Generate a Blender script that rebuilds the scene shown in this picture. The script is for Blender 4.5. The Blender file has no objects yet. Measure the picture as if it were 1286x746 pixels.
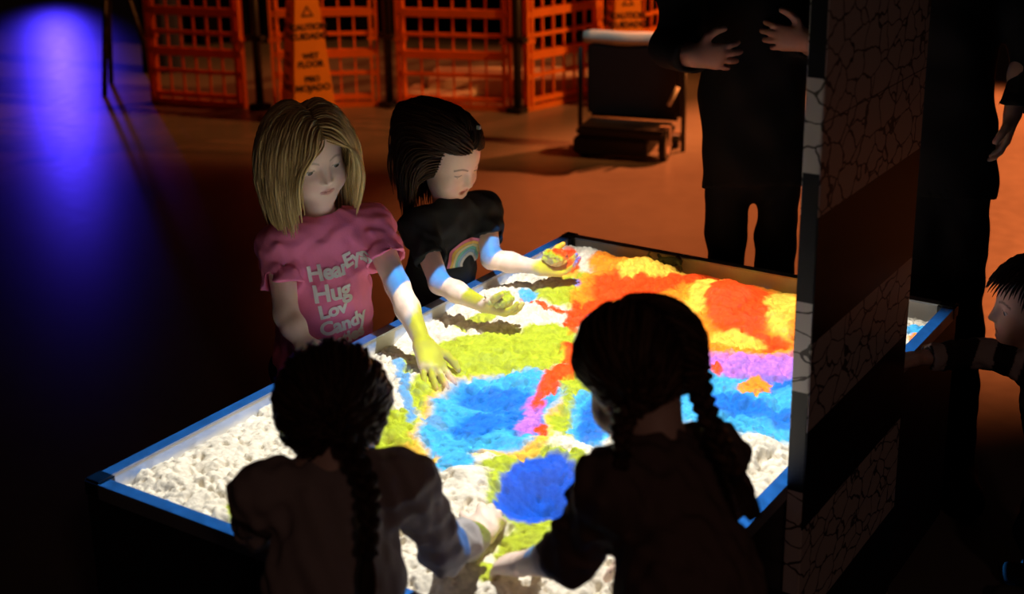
import bpy, bmesh, math, random
import numpy as np
from mathutils import Vector, Matrix
from mathutils.bvhtree import BVHTree

random.seed(7)
rng = np.random.default_rng(11)
SC = bpy.context.scene
COL = SC.collection

# ------------------------------------------------------------------ camera
cam_data = bpy.data.cameras.new('camera')
cam = bpy.data.objects.new('camera', cam_data)
COL.objects.link(cam)
RIGHT = Vector((0.83707, 0.546935, -0.013224))
DOWN = Vector((0.145711, -0.246175, -0.95821))
FWD = Vector((-0.527334, 0.800162, -0.285761))
cam.matrix_world = Matrix(((RIGHT.x, -DOWN.x, -FWD.x, 1.313),
                           (RIGHT.y, -DOWN.y, -FWD.y, -2.237),
                           (RIGHT.z, -DOWN.z, -FWD.z, 1.730),
                           (0, 0, 0, 1)))
cam_data.sensor_width = 36.0
cam_data.sensor_fit = 'HORIZONTAL'
cam_data.lens = 36.0 * 1737.69 / 1286.0
cam_data.shift_y = -118.03 / 1286.0
cam_data.clip_start = 0.05
cam_data.dof.use_dof = True
cam_data.dof.focus_distance = 2.95
cam_data.dof.aperture_fstop = 3.2
SC.camera = cam

# ------------------------------------------------------------------ world, lamps, exposure
SC.view_settings.view_transform = 'Standard'
SC.view_settings.look = 'None'
SC.view_settings.gamma = 1.0
SC.view_settings.exposure = 0.0
SC.view_settings.use_curve_mapping = False
world = bpy.data.worlds.new('dark_hall')
SC.world = world
world.use_nodes = True
world.node_tree.nodes['Background'].inputs[0].default_value = (0.9, 0.45, 0.32, 1)
world.node_tree.nodes['Background'].inputs[1].default_value = 0.0035

PROJ = Vector((0.03, 0.04, 1.98))       # the projector lens above the sand
Z_REF = 0.55


def spot(name, loc, target, color, power, size, blend, radius):
    d = bpy.data.lights.new(name, 'SPOT')
    o = bpy.data.objects.new(name, d)
    COL.objects.link(o)
    o.location = loc
    o.rotation_euler = (Vector(target) - Vector(loc)).to_track_quat('-Z', 'Y').to_euler()
    d.color = color
    d.energy = power
    d.spot_size = math.radians(size)
    d.spot_blend = blend
    d.shadow_soft_size = radius
    return o


# orange stage lamps hung behind and to the right of the barriers
spot('orange_stage_lamp', (0.35, 8.6, 4.5), (-0.50, 4.25, 0.0), (1.0, 0.21, 0.048), 6200, 33, 0.5, 0.10)
spot('orange_stage_lamp', (-1.6, 8.9, 4.5), (-3.9, 4.3, 0.0), (1.0, 0.18, 0.04), 950, 27, 0.9, 0.10)
spot('orange_stage_lamp', (2.4, 5.2, 3.6), (-3.0, 4.3, 0.2), (1.0, 0.30, 0.06), 1300, 30, 0.6, 0.08)
# blue stage lamp far back on the left, low: its glare lies on the floor
spot('blue_stage_lamp', (-13.2, 9.3, 1.9), (-6.4, 3.75, 0.0), (0.06, 0.03, 1.0), 420, 10, 1.0, 0.18)
# cool house lamp above the wheeled seat, dim warm house lamp behind the camera
spot('cool_house_lamp', (-1.6, 2.6, 4.0), (-1.95, 3.74, 0.55), (0.75, 1.0, 0.95), 110, 8, 0.5, 0.05)
spot('warm_house_lamp', (3.6, -3.6, 3.4), (0.55, -0.5, 0.75), (1.0, 0.50, 0.38), 20, 28, 0.6, 0.20)

BEAM_LAYERS = [
    ('green', (0.37, 0.48, 0.03), 0.16, [[-0.306, 0.044, 0.174, 0.109, -2.076], [-0.196, 0.163, 0.12, 0.077, 1.781], [-0.25, -0.164, 0.088, 0.05, 2.358], [0.029, -0.073, 0.155, 0.066, 2.103], [-0.202, -0.32, 0.101, 0.072, 2.716], [-0.166, -0.445, 0.071, 0.049, 2.355], [-0.326, 0.504, 0.125, 0.088, 1.636], [-0.212, 0.06, 0.103, 0.086, -2.672], [0.064, -0.362, 0.068, 0.027, -2.261], [0.161, -0.419, 0.155, 0.098, 2.135], [0.243, -0.593, 0.058, 0.046, 2.165], [-0.231, -0.748, 0.046, 0.024, 2.71], [0.14, -0.307, 0.055, 0.03, -2.584], [0.004, 0.094, 0.123, 0.1, 2.019], [0.409, 0.077, 0.078, 0.037, -1.66], [0.217, -0.686, 0.037, 0.027, -2.635], [-0.406, 0.22, 0.067, 0.029, -1.811], [-0.318, 0.196, 0.026, 0.024, 0.0]]),
    ('yellow', (0.8, 0.5, 0.06), 0.12, [[-0.122, -0.144, 0.18, 0.138, 1.842], [-0.088, -0.282, 0.137, 0.105, 1.933], [-0.016, -0.226, 0.144, 0.073, 2.157], [-0.122, -0.426, 0.066, 0.05, -2.721], [0.037, -0.32, 0.059, 0.032, -2.6], [-0.417, 0.593, 0.053, 0.048, -2.631]]),
    ('cyan', (0.045, 0.4, 0.92), 0.22, [[-0.126, -0.116, 0.157, 0.125, 1.618], [-0.088, -0.27, 0.125, 0.1, 2.03], [-0.033, -0.208, 0.132, 0.065, 2.159], [-0.029, -0.405, 0.049, 0.032, 2.236], [0.091, -0.107, 0.134, 0.046, 2.089], [0.174, -0.092, 0.062, 0.027, 2.051], [-0.384, 0.392, 0.054, 0.027, 2.149], [0.293, 0.133, 0.192, 0.149, 2.074], [0.36, 0.196, 0.194, 0.063, 1.945], [0.501, 0.652, 0.049, 0.024, 1.793]]),  # one small far patch stands in for shade under an arm
    ('blue', (0.01, 0.16, 0.8), 0.35, [[-0.126, -0.102, 0.106, 0.059, 3.009], [-0.094, -0.233, 0.067, 0.05, 1.829], [-0.031, -0.174, 0.107, 0.04, 2.146], [0.096, -0.116, 0.091, 0.031, 2.09], [0.287, 0.33, 0.105, 0.063, 1.617], [0.286, 0.128, 0.083, 0.058, 3.054], [0.389, 0.126, 0.059, 0.039, 1.832], [-0.33, 0.535, 0.014, 0.022, 0.3]]),
    ('strip', (0.1, 0.32, 0.72), 0.3, [[-0.321, -0.176, 0.164, 0.015, 2.337], [-0.181, -0.258, 0.043, 0.019, 2.688]]),  # arm's shadow on the sand, put into the beam as blue strips
    ('pit', (0.004, 0.085, 0.76), 0.12, [[0.164, -0.413, 0.122, 0.083, 2.073], [0.157, -0.467, 0.076, 0.049, 2.155]]),
    ('purple', (0.45, 0.17, 0.85), 0.35, [[-0.03, -0.139, 0.133, 0.021, 2.011], [0.194, 0.333, 0.137, 0.083, -2.928], [0.116, 0.338, 0.072, 0.041, 1.968], [0.286, 0.441, 0.075, 0.035, -1.47], [-0.203, 0.367, 0.041, 0.025, -2.586]]),
    ('orange', (0.95, 0.27, 0.02), 0.14, [[-0.024, 0.566, 0.332, 0.236, 2.708], [-0.227, 0.728, 0.161, 0.119, -2.976], [-0.22, 0.53, 0.152, 0.088, 1.862], [0.147, 0.437, 0.151, 0.084, -2.93], [0.181, 0.629, 0.25, 0.066, 1.952], [0.274, 0.235, 0.044, 0.024, -1.578], [0.496, 0.611, 0.029, 0.015, 1.781]]),
    ('red', (0.9, 0.065, 0.01), 0.25, [[-0.083, 0.045, 0.106, 0.024, 1.754], [-0.057, -0.06, 0.055, 0.011, 1.924], [-0.118, 0.169, 0.062, 0.028, 2.104], [0.089, 0.586, 0.188, 0.088, 2.006], [-0.197, 0.609, 0.135, 0.092, -1.982], [-0.105, 0.732, 0.118, 0.069, 2.811], [-0.226, 0.444, 0.088, 0.027, -1.47], [-0.227, 0.352, 0.111, 0.022, 2.06], [-0.272, 0.355, 0.117, 0.014, -3.133], [0.029, -0.202, 0.031, 0.011, 2.131], [-0.431, 0.663, 0.087, 0.033, 2.112], [0.175, 0.261, 0.026, 0.015, 1.953], [0.213, 0.439, 0.052, 0.037, -2.972], [-0.372, 0.515, 0.03, 0.026, 0.3]]),
    ('gold', (0.95, 0.55, 0.07), 0.3, [[-0.189, 0.73, 0.069, 0.066, -3.066], [-0.011, 0.574, 0.114, 0.029, 1.945], [0.175, 0.644, 0.178, 0.033, 1.958], [-0.014, 0.699, 0.066, 0.045, -1.992], [0.156, 0.415, 0.063, 0.032, -2.915], [-0.247, 0.66, 0.042, 0.032, 2.005], [-0.01, 0.454, 0.042, 0.038, -1.894]]),
]

# coloured beam of the projector: a map painted by noise-warped ellipses on the plane of the sand
def beam_nodes(light):
    light.use_nodes = True
    nt = light.node_tree
    nd, lk = nt.nodes, nt.links
    nd.clear()

    def new(t, **kw):
        n = nd.new(t)
        for k, v in kw.items():
            setattr(n, k, v)
        return n

    def math_n(op, a, b=None):
        n = new('ShaderNodeMath', operation=op)
        for i, v in enumerate((a, b)):
            if v is None:
                continue
            if isinstance(v, (int, float)):
                n.inputs[i].default_value = v
            else:
                lk.new(v, n.inputs[i])
        return n.outputs[0]

    out = new('ShaderNodeOutputLight')
    em = new('ShaderNodeEmission')
    lk.new(em.outputs[0], out.inputs[0])
    tc = new('ShaderNodeTexCoord')
    sep = new('ShaderNodeSeparateXYZ')
    lk.new(tc.outputs['Normal'], sep.inputs[0])
    h = PROJ.z - Z_REF
    az = math_n('ABSOLUTE', sep.outputs[2])
    sx = math_n('MULTIPLY', math_n('DIVIDE', sep.outputs[0], az), BEAM_SIGN * h)
    sy = math_n('MULTIPLY', math_n('DIVIDE', sep.outputs[1], az), BEAM_SIGN * h)
    px = math_n('ADD', sx, PROJ.x)
    py = math_n('ADD', sy, PROJ.y)
    comb = new('ShaderNodeCombineXYZ')
    lk.new(px, comb.inputs[0])
    lk.new(py, comb.inputs[1])
    base = comb.outputs[0]

    def warp(src, scale, amp):
        nz = new('ShaderNodeTexNoise')
        nz.inputs['Scale'].default_value = scale
        nz.inputs['Detail'].default_value = 3.0
        lk.new(base, nz.inputs['Vector'])
        s = new('ShaderNodeVectorMath', operation='SUBTRACT')
        lk.new(nz.outputs['Color'], s.inputs[0])
        s.inputs[1].default_value = (0.5, 0.5, 0.5)
        m = new('ShaderNodeVectorMath', operation='MULTIPLY')
        lk.new(s.outputs[0], m.inputs[0])
        m.inputs[1].default_value = (amp, amp, 0)
        a = new('ShaderNodeVectorMath', operation='ADD')
        lk.new(src, a.inputs[0])
        lk.new(m.outputs[0], a.inputs[1])
        return a.outputs[0]

    p = warp(base, 14.0, 0.060)
    p = warp(p, 55.0, 0.024)
    p = warp(p, 170.0, 0.010)
    col = None
    for name, c, fe, ells in BEAM_LAYERS:
        dist = None
        for cx, cy, rx, ry, ro in ells:
            mp = new('ShaderNodeMapping', vector_type='TEXTURE')
            mp.inputs['Location'].default_value = (cx, cy, 0)
            mp.inputs['Rotation'].default_value = (0, 0, ro)
            mp.inputs['Scale'].default_value = (rx, ry, 1)
            lk.new(p, mp.inputs['Vector'])
            ln = new('ShaderNodeVectorMath', operation='LENGTH')
            lk.new(mp.outputs[0], ln.inputs[0])
            dist = ln.outputs['Value'] if dist is None else math_n('MINIMUM', dist, ln.outputs['Value'])
        mr = new('ShaderNodeMapRange', interpolation_type='SMOOTHSTEP')
        mr.inputs['From Min'].default_value = 1 + fe * 0.6
        mr.inputs['From Max'].default_value = 1 - fe * 0.6
        lk.new(dist, mr.inputs['Value'])
        mx = new('ShaderNodeMix', data_type='RGBA')
        lk.new(mr.outputs[0], mx.inputs['Factor'])
        if col is None:
            mx.inputs['A'].default_value = BEAM_WHITE
        else:
            lk.new(col, mx.inputs['A'])
        mx.inputs['B'].default_value = (*c, 1)
        col = mx.outputs['Result']
    # beyond the sand the map reads the low ground: water blue
    ax = math_n('ABSOLUTE', px)
    ay = math_n('ABSOLUTE', math_n('ADD', py, 0.0))
    ex = math_n('MAXIMUM', math_n('GREATER_THAN', ax, 0.503), math_n('GREATER_THAN', ay, 0.80))
    mx = new('ShaderNodeMix', data_type='RGBA')
    lk.new(ex, mx.inputs['Factor'])
    lk.new(col, mx.inputs['A'])
    mx.inputs['B'].default_value = (0.03, 0.25, 0.75, 1)
    # relief shading drawn into the map
    nz = new('ShaderNodeTexNoise')
    nz.inputs['Scale'].default_value = 48.0
    nz.inputs['Detail'].default_value = 5.0
    nz.inputs['Roughness'].default_value = 0.65
    lk.new(p, nz.inputs['Vector'])
    mr = new('ShaderNodeMapRange')
    mr.inputs['From Min'].default_value = 0.32
    mr.inputs['From Max'].default_value = 0.68
    mr.inputs['To Min'].default_value = 0.66
    mr.inputs['To Max'].default_value = 1.22
    lk.new(nz.outputs[0], mr.inputs['Value'])
    lk.new(mx.outputs['Result'], em.inputs['Color'])
    relief = mr.outputs[0]
    # the picture's own rectangle
    def gate(v, lo0, lo1, hi1, hi0):
        a = new('ShaderNodeMapRange')
        a.inputs['From Min'].default_value = lo0
        a.inputs['From Max'].default_value = lo1
        lk.new(v, a.inputs['Value'])
        b = new('ShaderNodeMapRange')
        b.inputs['From Min'].default_value = hi0
        b.inputs['From Max'].default_value = hi1
        lk.new(v, b.inputs['Value'])
        return math_n('MULTIPLY', a.outputs[0], b.outputs[0])
    g = math_n('MULTIPLY', gate(px, -0.550, -0.542, 0.536, 0.543), gate(py, -0.85, -0.84, 0.70, 0.80))
    lk.new(math_n('MULTIPLY', g, relief), em.inputs['Strength'])


BEAM_SIGN = 1.0
BEAM_WHITE = (0.70, 0.68, 0.63, 1)
proj_lamp = spot('projector_lamp', PROJ, PROJ - Vector((0, 0, 1)), (1, 1, 1), 225, 75, 0.0, 0.003)
proj_lamp.rotation_euler = (0, 0, 0)
beam_nodes(proj_lamp.data)

# ------------------------------------------------------------------ helpers
def tag(o, label=None, cat=None, group=None, kind=None):
    if label: o['label'] = label
    if cat: o['category'] = cat
    if group: o['group'] = group
    if kind: o['kind'] = kind
    return o


def link(o, parent=None):
    COL.objects.link(o)
    if parent is not None:
        o.parent = parent
    return o


def obj(name, me, material=None, parent=None, loc=None, rotz=None):
    o = bpy.data.objects.new(name, me)
    if material is not None and me is not None and len(me.materials) == 0:
        me.materials.append(material)
    link(o, parent)
    if loc is not None: o.location = loc
    if rotz is not None: o.rotation_euler = (0, 0, rotz)
    return o


def empty(name, loc=(0, 0, 0), rotz=0.0):
    o = bpy.data.objects.new(name, None)
    o.empty_display_size = 0.1
    COL.objects.link(o)
    o.location = loc
    o.rotation_euler = (0, 0, rotz)
    return o


def bm_mesh(name, bm, smooth=False):
    me = bpy.data.meshes.new(name)
    bmesh.ops.recalc_face_normals(bm, faces=bm.faces)
    bm.to_mesh(me)
    bm.free()
    if smooth:
        me.polygons.foreach_set('use_smooth', [True] * len(me.polygons))
    return me


def add_box(bm, lo, hi, bevel=0.0):
    v = [bm.verts.new((x, y, z)) for x in (lo[0], hi[0]) for y in (lo[1], hi[1]) for z in (lo[2], hi[2])]
    fs = [bm.faces.new([v[i] for i in q]) for q in ((0, 1, 3, 2), (4, 6, 7, 5), (0, 4, 5, 1), (2, 3, 7, 6), (0, 2, 6, 4), (1, 5, 7, 3))]
    if bevel > 0:
        es = list({e for f in fs for e in f.edges})
        bmesh.ops.bevel(bm, geom=es, offset=bevel, segments=2, affect='EDGES')


def box_mesh(name, lo, hi, bevel=0.0):
    bm = bmesh.new()
    add_box(bm, lo, hi, bevel)
    return bm_mesh(name, bm)


def add_tube(bm, pts, r, n=10, caps=True):
    pts = [Vector(p) for p in pts]
    rs = r if isinstance(r, (list, tuple)) else [r] * len(pts)
    rings = []
    ref = None
    for i, p in enumerate(pts):
        t = (pts[min(i + 1, len(pts) - 1)] - pts[max(i - 1, 0)]).normalized()
        if ref is None:
            ref = Vector((0, 0, 1)) if abs(t.z) < 0.9 else Vector((1, 0, 0))
        u = t.cross(ref).normalized()
        w = u.cross(t).normalized()
        ref = w
        rings.append([bm.verts.new(p + (u * math.cos(a) + w * math.sin(a)) * rs[i]) for a in [2 * math.pi * k / n for k in range(n)]])
    for a, b in zip(rings, rings[1:]):
        for k in range(n):
            bm.faces.new((a[k], a[(k + 1) % n], b[(k + 1) % n], b[k]))
    if caps:
        bm.faces.new(rings[0][::-1])
        bm.faces.new(rings[-1])


def tube_mesh(name, pts, r, n=10):
    bm = bmesh.new()
    add_tube(bm, pts, r, n)
    return bm_mesh(name, bm, True)


def material(name, color, rough=0.6, metal=0.0, vary=0.0, scale=20.0, bump=0.0, bscale=80.0, attr=False, trans=0.0,
             spec=0.5, coat=0.0, sheen=0.0, sss=0.0):
    m = bpy.data.materials.new(name)
    m.use_nodes = True
    nt = m.node_tree
    b = nt.nodes['Principled BSDF']
    b.inputs['Roughness'].default_value = rough
    b.inputs['Metallic'].default_value = metal
    b.inputs['Specular IOR Level'].default_value = spec
    b.inputs['Coat Weight'].default_value = coat
    b.inputs['Sheen Weight'].default_value = sheen
    if sss:
        b.inputs['Subsurface Weight'].default_value = sss
        b.inputs['Subsurface Radius'].default_value = (1.0, 0.35, 0.2)
        b.inputs['Subsurface Scale'].default_value = 0.006
    tc = nt.nodes.new('ShaderNodeTexCoord')
    src = None
    if attr:
        a = nt.nodes.new('ShaderNodeVertexColor')
        a.layer_name = 'Col'
        src = a.outputs[0]
    if vary > 0 or src is None:
        nz = nt.nodes.new('ShaderNodeTexNoise')
        nz.inputs['Scale'].default_value = scale
        nz.inputs['Detail'].default_value = 4
        nt.links.new(tc.outputs['Object'], nz.inputs['Vector'])
        mr = nt.nodes.new('ShaderNodeMapRange')
        mr.inputs['From Min'].default_value = 0.25
        mr.inputs['From Max'].default_value = 0.75
        mr.inputs['To Min'].default_value = 1 - vary
        mr.inputs['To Max'].default_value = 1 + vary * 0.6
        nt.links.new(nz.outputs[0], mr.inputs[0])
        mx = nt.nodes.new('ShaderNodeVectorMath')
        mx.operation = 'SCALE'
        if src is None:
            mx.inputs[0].default_value = color
        else:
            nt.links.new(src, mx.inputs[0])
        nt.links.new(mr.outputs[0], mx.inputs['Scale'])
        src = mx.outputs[0]
    nt.links.new(src, b.inputs['Base Color'])
    if bump > 0:
        nz = nt.nodes.new('ShaderNodeTexNoise')
        nz.inputs['Scale'].default_value = bscale
        nz.inputs['Detail'].default_value = 3
        nt.links.new(tc.outputs['Object'], nz.inputs['Vector'])
        bp = nt.nodes.new('ShaderNodeBump')
        bp.inputs['Strength'].default_value = bump
        bp.inputs['Distance'].default_value = 0.002
        nt.links.new(nz.outputs[0], bp.inputs['Height'])
        nt.links.new(bp.outputs[0], b.inputs['Normal'])
    if trans > 0:
        tr = nt.nodes.new('ShaderNodeBsdfTranslucent')
        if src is not None:
            nt.links.new(src, tr.inputs[0])
        mix = nt.nodes.new('ShaderNodeMixShader')
        mix.inputs[0].default_value = trans
        nt.links.new(b.outputs[0], mix.inputs[1])
        nt.links.new(tr.outputs[0], mix.inputs[2])
        nt.links.new(mix.outputs[0], nt.nodes['Material Output'].inputs[0])
    return m


M = {
    'white_board': material('white_board', (0.72, 0.70, 0.66), 0.5, vary=0.06, scale=6),
    'black_panel': material('black_panel', (0.02, 0.02, 0.024), 0.45, vary=0.2, scale=5),
    'rim_metal': material('rim_metal', (0.42, 0.45, 0.52), 0.38, metal=0.55, vary=0.12, scale=14),
    'orange_plastic': material('orange_plastic', (0.95, 0.30, 0.03), 0.5, vary=0.15, scale=9, trans=0.35),
    'yellow_plastic': material('yellow_plastic', (0.95, 0.42, 0.03), 0.45, vary=0.1, scale=7, trans=0.3),
    'black_plastic': material('black_plastic', (0.012, 0.012, 0.014), 0.5, vary=0.2),
    'black_print': material('black_print', (0.015, 0.012, 0.01), 0.7, vary=0.1),
    'rubber': material('rubber', (0.02, 0.02, 0.02), 0.8, vary=0.2),
    'wheel_grey': material('wheel_grey', (0.35, 0.27, 0.24), 0.5, vary=0.25, scale=15),
    'pale_cloth': material('pale_cloth', (0.72, 0.74, 0.70), 0.9, vary=0.08, bump=0.3, bscale=40),
    'pale_board': material('pale_board', (0.62, 0.55, 0.50), 0.7, vary=0.2, scale=4),
    'navy_cloth': material('navy_cloth', (0.02, 0.025, 0.06), 0.9, vary=0.2, scale=8),
    'drape': material('drape', (0.006, 0.006, 0.007), 1.0, vary=0.2, spec=0.05),
    'skin': material('skin', (0.7, 0.5, 0.4), 0.5, attr=True, vary=0.05, scale=30, bump=0.12, bscale=220, sss=0.12),
    'hair': material('hair', (0.2, 0.1, 0.05), 0.42, attr=True, vary=0.12, scale=60, spec=0.22),
    'eye': material('eye', (1, 1, 1), 0.12, attr=True, spec=0.6),
    'cloth': material('cloth', (0.5, 0.5, 0.5), 0.85, attr=True, vary=0.06, scale=25, bump=0.25, bscale=260, spec=0.2),
    'print': material('print', (0.86, 0.84, 0.83), 0.8, vary=0.05, spec=0.2),
    'shoe': material('shoe', (0.25, 0.24, 0.26), 0.6, vary=0.15),
    'toy_black': material('toy_black', (0.01, 0.01, 0.01), 0.85, vary=0.1),
    'clip': material('clip', (0.8, 0.8, 0.85), 0.25, metal=0.6, vary=0.05),
    'hair_tie': material('hair_tie', (0.02, 0.015, 0.015), 0.8, vary=0.1),
}

# ------------------------------------------------------------------ numpy noise
def _hash(ix, iy, seed):
    n = (ix.astype(np.int64) * 374761393 + iy.astype(np.int64) * 668265263 + seed * 974634777) & 0x7fffffff
    n = ((n ^ (n >> 13)) * 1274126177) & 0x7fffffff
    return ((n ^ (n >> 16)) & 0xffff) / 65535.0


def vnoise(x, y, seed):
    ix, iy = np.floor(x), np.floor(y)
    fx, fy = x - ix, y - iy
    fx = fx * fx * (3 - 2 * fx)
    fy = fy * fy * (3 - 2 * fy)
    a = _hash(ix, iy, seed); b = _hash(ix + 1, iy, seed)
    c = _hash(ix, iy + 1, seed); d = _hash(ix + 1, iy + 1, seed)
    return (a * (1 - fx) + b * fx) * (1 - fy) + (c * (1 - fx) + d * fx) * fy - 0.5


def worley(x, y, seed):
    ix, iy = np.floor(x), np.floor(y)
    best = np.full(x.shape, 9.0)
    for dx in (-1, 0, 1):
        for dy in (-1, 0, 1):
            cx, cy = ix + dx, iy + dy
            qx = cx + 0.1 + 0.8 * _hash(cx, cy, seed)
            qy = cy + 0.1 + 0.8 * _hash(cx, cy, seed + 5)
            best = np.minimum(best, (x - qx) ** 2 + (y - qy) ** 2)
    return np.sqrt(best)


def np_mesh(name, verts, quads, cols=None, smooth=True):
    me = bpy.data.meshes.new(name)
    nv, nq = len(verts), len(quads)
    k = quads.shape[1]
    me.vertices.add(nv)
    me.vertices.foreach_set('co', np.ascontiguousarray(verts, dtype=np.float32).ravel())
    me.loops.add(nq * k)
    me.loops.foreach_set('vertex_index', np.ascontiguousarray(quads, dtype=np.int32).ravel())
    me.polygons.add(nq)
    me.polygons.foreach_set('loop_start', np.arange(0, nq * k, k, dtype=np.int32))
    me.polygons.foreach_set('use_smooth', np.full(nq, smooth))
    if cols is not None:
        a = me.color_attributes.new('Col', 'FLOAT_COLOR', 'POINT')
        c4 = np.ones((nv, 4), np.float32)
        c4[:, :3] = cols
        a.data.foreach_set('color', c4.ravel())
    me.update(calc_edges=True)
    me.validate()
    return me

# ------------------------------------------------------------------ setting: floor, added dark drape
fm = bpy.data.materials.new('polished_concrete')
fm.use_nodes = True
nt = fm.node_tree
b = nt.nodes['Principled BSDF']
tc = nt.nodes.new('ShaderNodeTexCoord')
n1 = nt.nodes.new('ShaderNodeTexNoise'); n1.inputs['Scale'].default_value = 0.9; n1.inputs['Detail'].default_value = 6
n2 = nt.nodes.new('ShaderNodeTexNoise'); n2.inputs['Scale'].default_value = 14; n2.inputs['Detail'].default_value = 5
cr = nt.nodes.new('ShaderNodeValToRGB')
cr.color_ramp.elements[0].position = 0.3; cr.color_ramp.elements[0].color = (0.17, 0.155, 0.15, 1)
cr.color_ramp.elements[1].position = 0.72; cr.color_ramp.elements[1].color = (0.25, 0.23, 0.22, 1)
ad = nt.nodes.new('ShaderNodeMath'); ad.operation = 'MULTIPLY_ADD'; ad.inputs[1].default_value = 0.25
nt.links.new(tc.outputs['Object'], n1.inputs[0]); nt.links.new(tc.outputs['Object'], n2.inputs[0])
nt.links.new(n2.outputs[0], ad.inputs[0]); nt.links.new(n1.outputs[0], ad.inputs[2])
sb = nt.nodes.new('ShaderNodeMath'); sb.operation = 'SUBTRACT'; sb.inputs[1].default_value = 0.125
nt.links.new(ad.outputs[0], sb.inputs[0]); nt.links.new(sb.outputs[0], cr.inputs[0])
nt.links.new(cr.outputs[0], b.inputs['Base Color'])
rr = nt.nodes.new('ShaderNodeMapRange'); rr.inputs['To Min'].default_value = 0.26; rr.inputs['To Max'].default_value = 0.36
nt.links.new(n2.outputs[0], rr.inputs[0]); nt.links.new(rr.outputs[0], b.inputs['Roughness'])
bpn = nt.nodes.new('ShaderNodeBump'); bpn.inputs['Strength'].default_value = 0.05
nt.links.new(n2.outputs[0], bpn.inputs['Height']); nt.links.new(bpn.outputs[0], b.inputs['Normal'])
fl = obj('floor', box_mesh('floor', (-16, -6, -0.05), (8, 16, 0.0)), fm)
tag(fl, 'polished concrete floor washed in orange light', None, None, 'structure')

# pleated black drape, added to keep the space behind the barriers dark
bm = bmesh.new()
prev = None
n = 160
A0, A1 = Vector((-6.3, 4.6, 0)), Vector((-2.2, 8.0, 0))
dr = (A1 - A0).normalized(); nr = Vector((-dr.y, dr.x, 0))
for i in range(n + 1):
    t = i / n
    p = A0.lerp(A1, t) + nr * (0.05 * math.sin(t * 150) + 0.02 * math.sin(t * 61))
    cur = [bm.verts.new(p), bm.verts.new(p + Vector((0, 0, 2.6)))]
    if prev:
        bm.faces.new((prev[0], cur[0], cur[1], prev[1]))
    prev = cur
wb = obj('dark_backdrop', bm_mesh('dark_backdrop', bm, True), M['drape'])
tag(wb, 'black pleated drape added as dark backing behind the orange barriers', None, None, 'structure')

# ------------------------------------------------------------------ sand table
W2, L2, TOP = 0.5237, 0.8220, 0.58
table = empty('sand_table')
tag(table, 'large white-walled sand table with metal rim and black sides', 'table')
for nm, lo, hi in (('side_panel', (-W2, -L2, 0.04), (-W2 + 0.012, L2, TOP - 0.004)),
                   ('side_panel', (W2 - 0.012, -L2, 0.04), (W2, L2, TOP - 0.004)),
                   ('side_panel', (-W2 + 0.012, -L2, 0.04), (W2 - 0.012, -L2 + 0.012, TOP - 0.004)),
                   ('side_panel', (-W2 + 0.012, L2 - 0.012, 0.04), (W2 - 0.012, L2, TOP - 0.004))):
    obj(nm, box_mesh(nm, lo, hi), M['black_panel'], table)
for lo, hi in (((-W2 + 0.012, -L2 + 0.012, 0.40), (-W2 + 0.022, L2 - 0.012, TOP - 0.004)),
               ((W2 - 0.022, -L2 + 0.012, 0.40), (W2 - 0.012, L2 - 0.012, TOP - 0.004)),
               ((-W2 + 0.022, -L2 + 0.012, 0.40), (W2 - 0.022, -L2 + 0.022, TOP - 0.004)),
               ((-W2 + 0.022, L2 - 0.022, 0.40), (W2 - 0.022, L2 - 0.012, TOP - 0.004))):
    obj('inner_wall', box_mesh('inner_wall', lo, hi), M['white_board'], table)
obj('tray_bottom', box_mesh('tray_bottom', (-W2 + 0.022, -L2 + 0.022, 0.40), (W2 - 0.022, L2 - 0.022, 0.412)), M['white_board'], table)


def rim(p0, p1, inward):
    """folded metal angle: a flat strip on the wall top with a lip down the outside"""
    bm = bmesh.new()
    d = (Vector(p1) - Vector(p0)).normalized()
    i = Vector(inward)
    prof = [(-0.002, TOP - 0.028), (-0.002, TOP), (0.024, TOP), (0.024, TOP - 0.004), (0.0005, TOP - 0.004), (0.0005, TOP - 0.028)]
    L = (Vector(p1) - Vector(p0)).length
    rings = []
    for s in (0.0, L):
        ring = []
        for a, z in prof:
            m = max(a, 0.0) if s == 0 else -max(a, 0.0)
            q = Vector(p0) + d * (s + m) + i * a
            ring.append(bm.verts.new((q.x, q.y, z)))
        rings.append(ring)
    k = len(prof)
    for j in range(k):
        bm.faces.new((rings[0][j], rings[0][(j + 1) % k], rings[1][(j + 1) % k], rings[1][j]))
    bm.faces.new(rings[0][::-1]); bm.faces.new(rings[1])
    obj('rim_strip', bm_mesh('rim_strip', bm), M['rim_metal'], table)


rim((-W2, -L2, 0), (-W2, L2, 0), (1, 0, 0))
rim((W2, L2, 0), (W2, -L2, 0), (-1, 0, 0))
rim((W2, -L2, 0), (-W2, -L2, 0), (0, 1, 0))
rim((-W2, L2, 0), (W2, L2, 0), (0, -1, 0))
for sx in (-1, 1):
    for sy in (-1, 1):
        bm = bmesh.new()
        add_box(bm, (sx * W2 - 0.020, sy * L2 - 0.020, TOP - 0.03), (sx * W2 + 0.020, sy * L2 + 0.020, TOP + 0.004), 0.004)
        bmesh.ops.translate(bm, verts=bm.verts, vec=(-sx * 0.0165, -sy * 0.0165, 0))
        obj('corner_cap', bm_mesh('corner_cap', bm), M['black_plastic'], table)
        obj('foot', box_mesh('foot', (sx * (W2 - 0.07) - 0.03, sy * (L2 - 0.07) - 0.03, 0.0), (sx * (W2 - 0.07) + 0.03, sy * (L2 - 0.07) + 0.03, 0.04)), M['black_plastic'], table)

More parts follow.
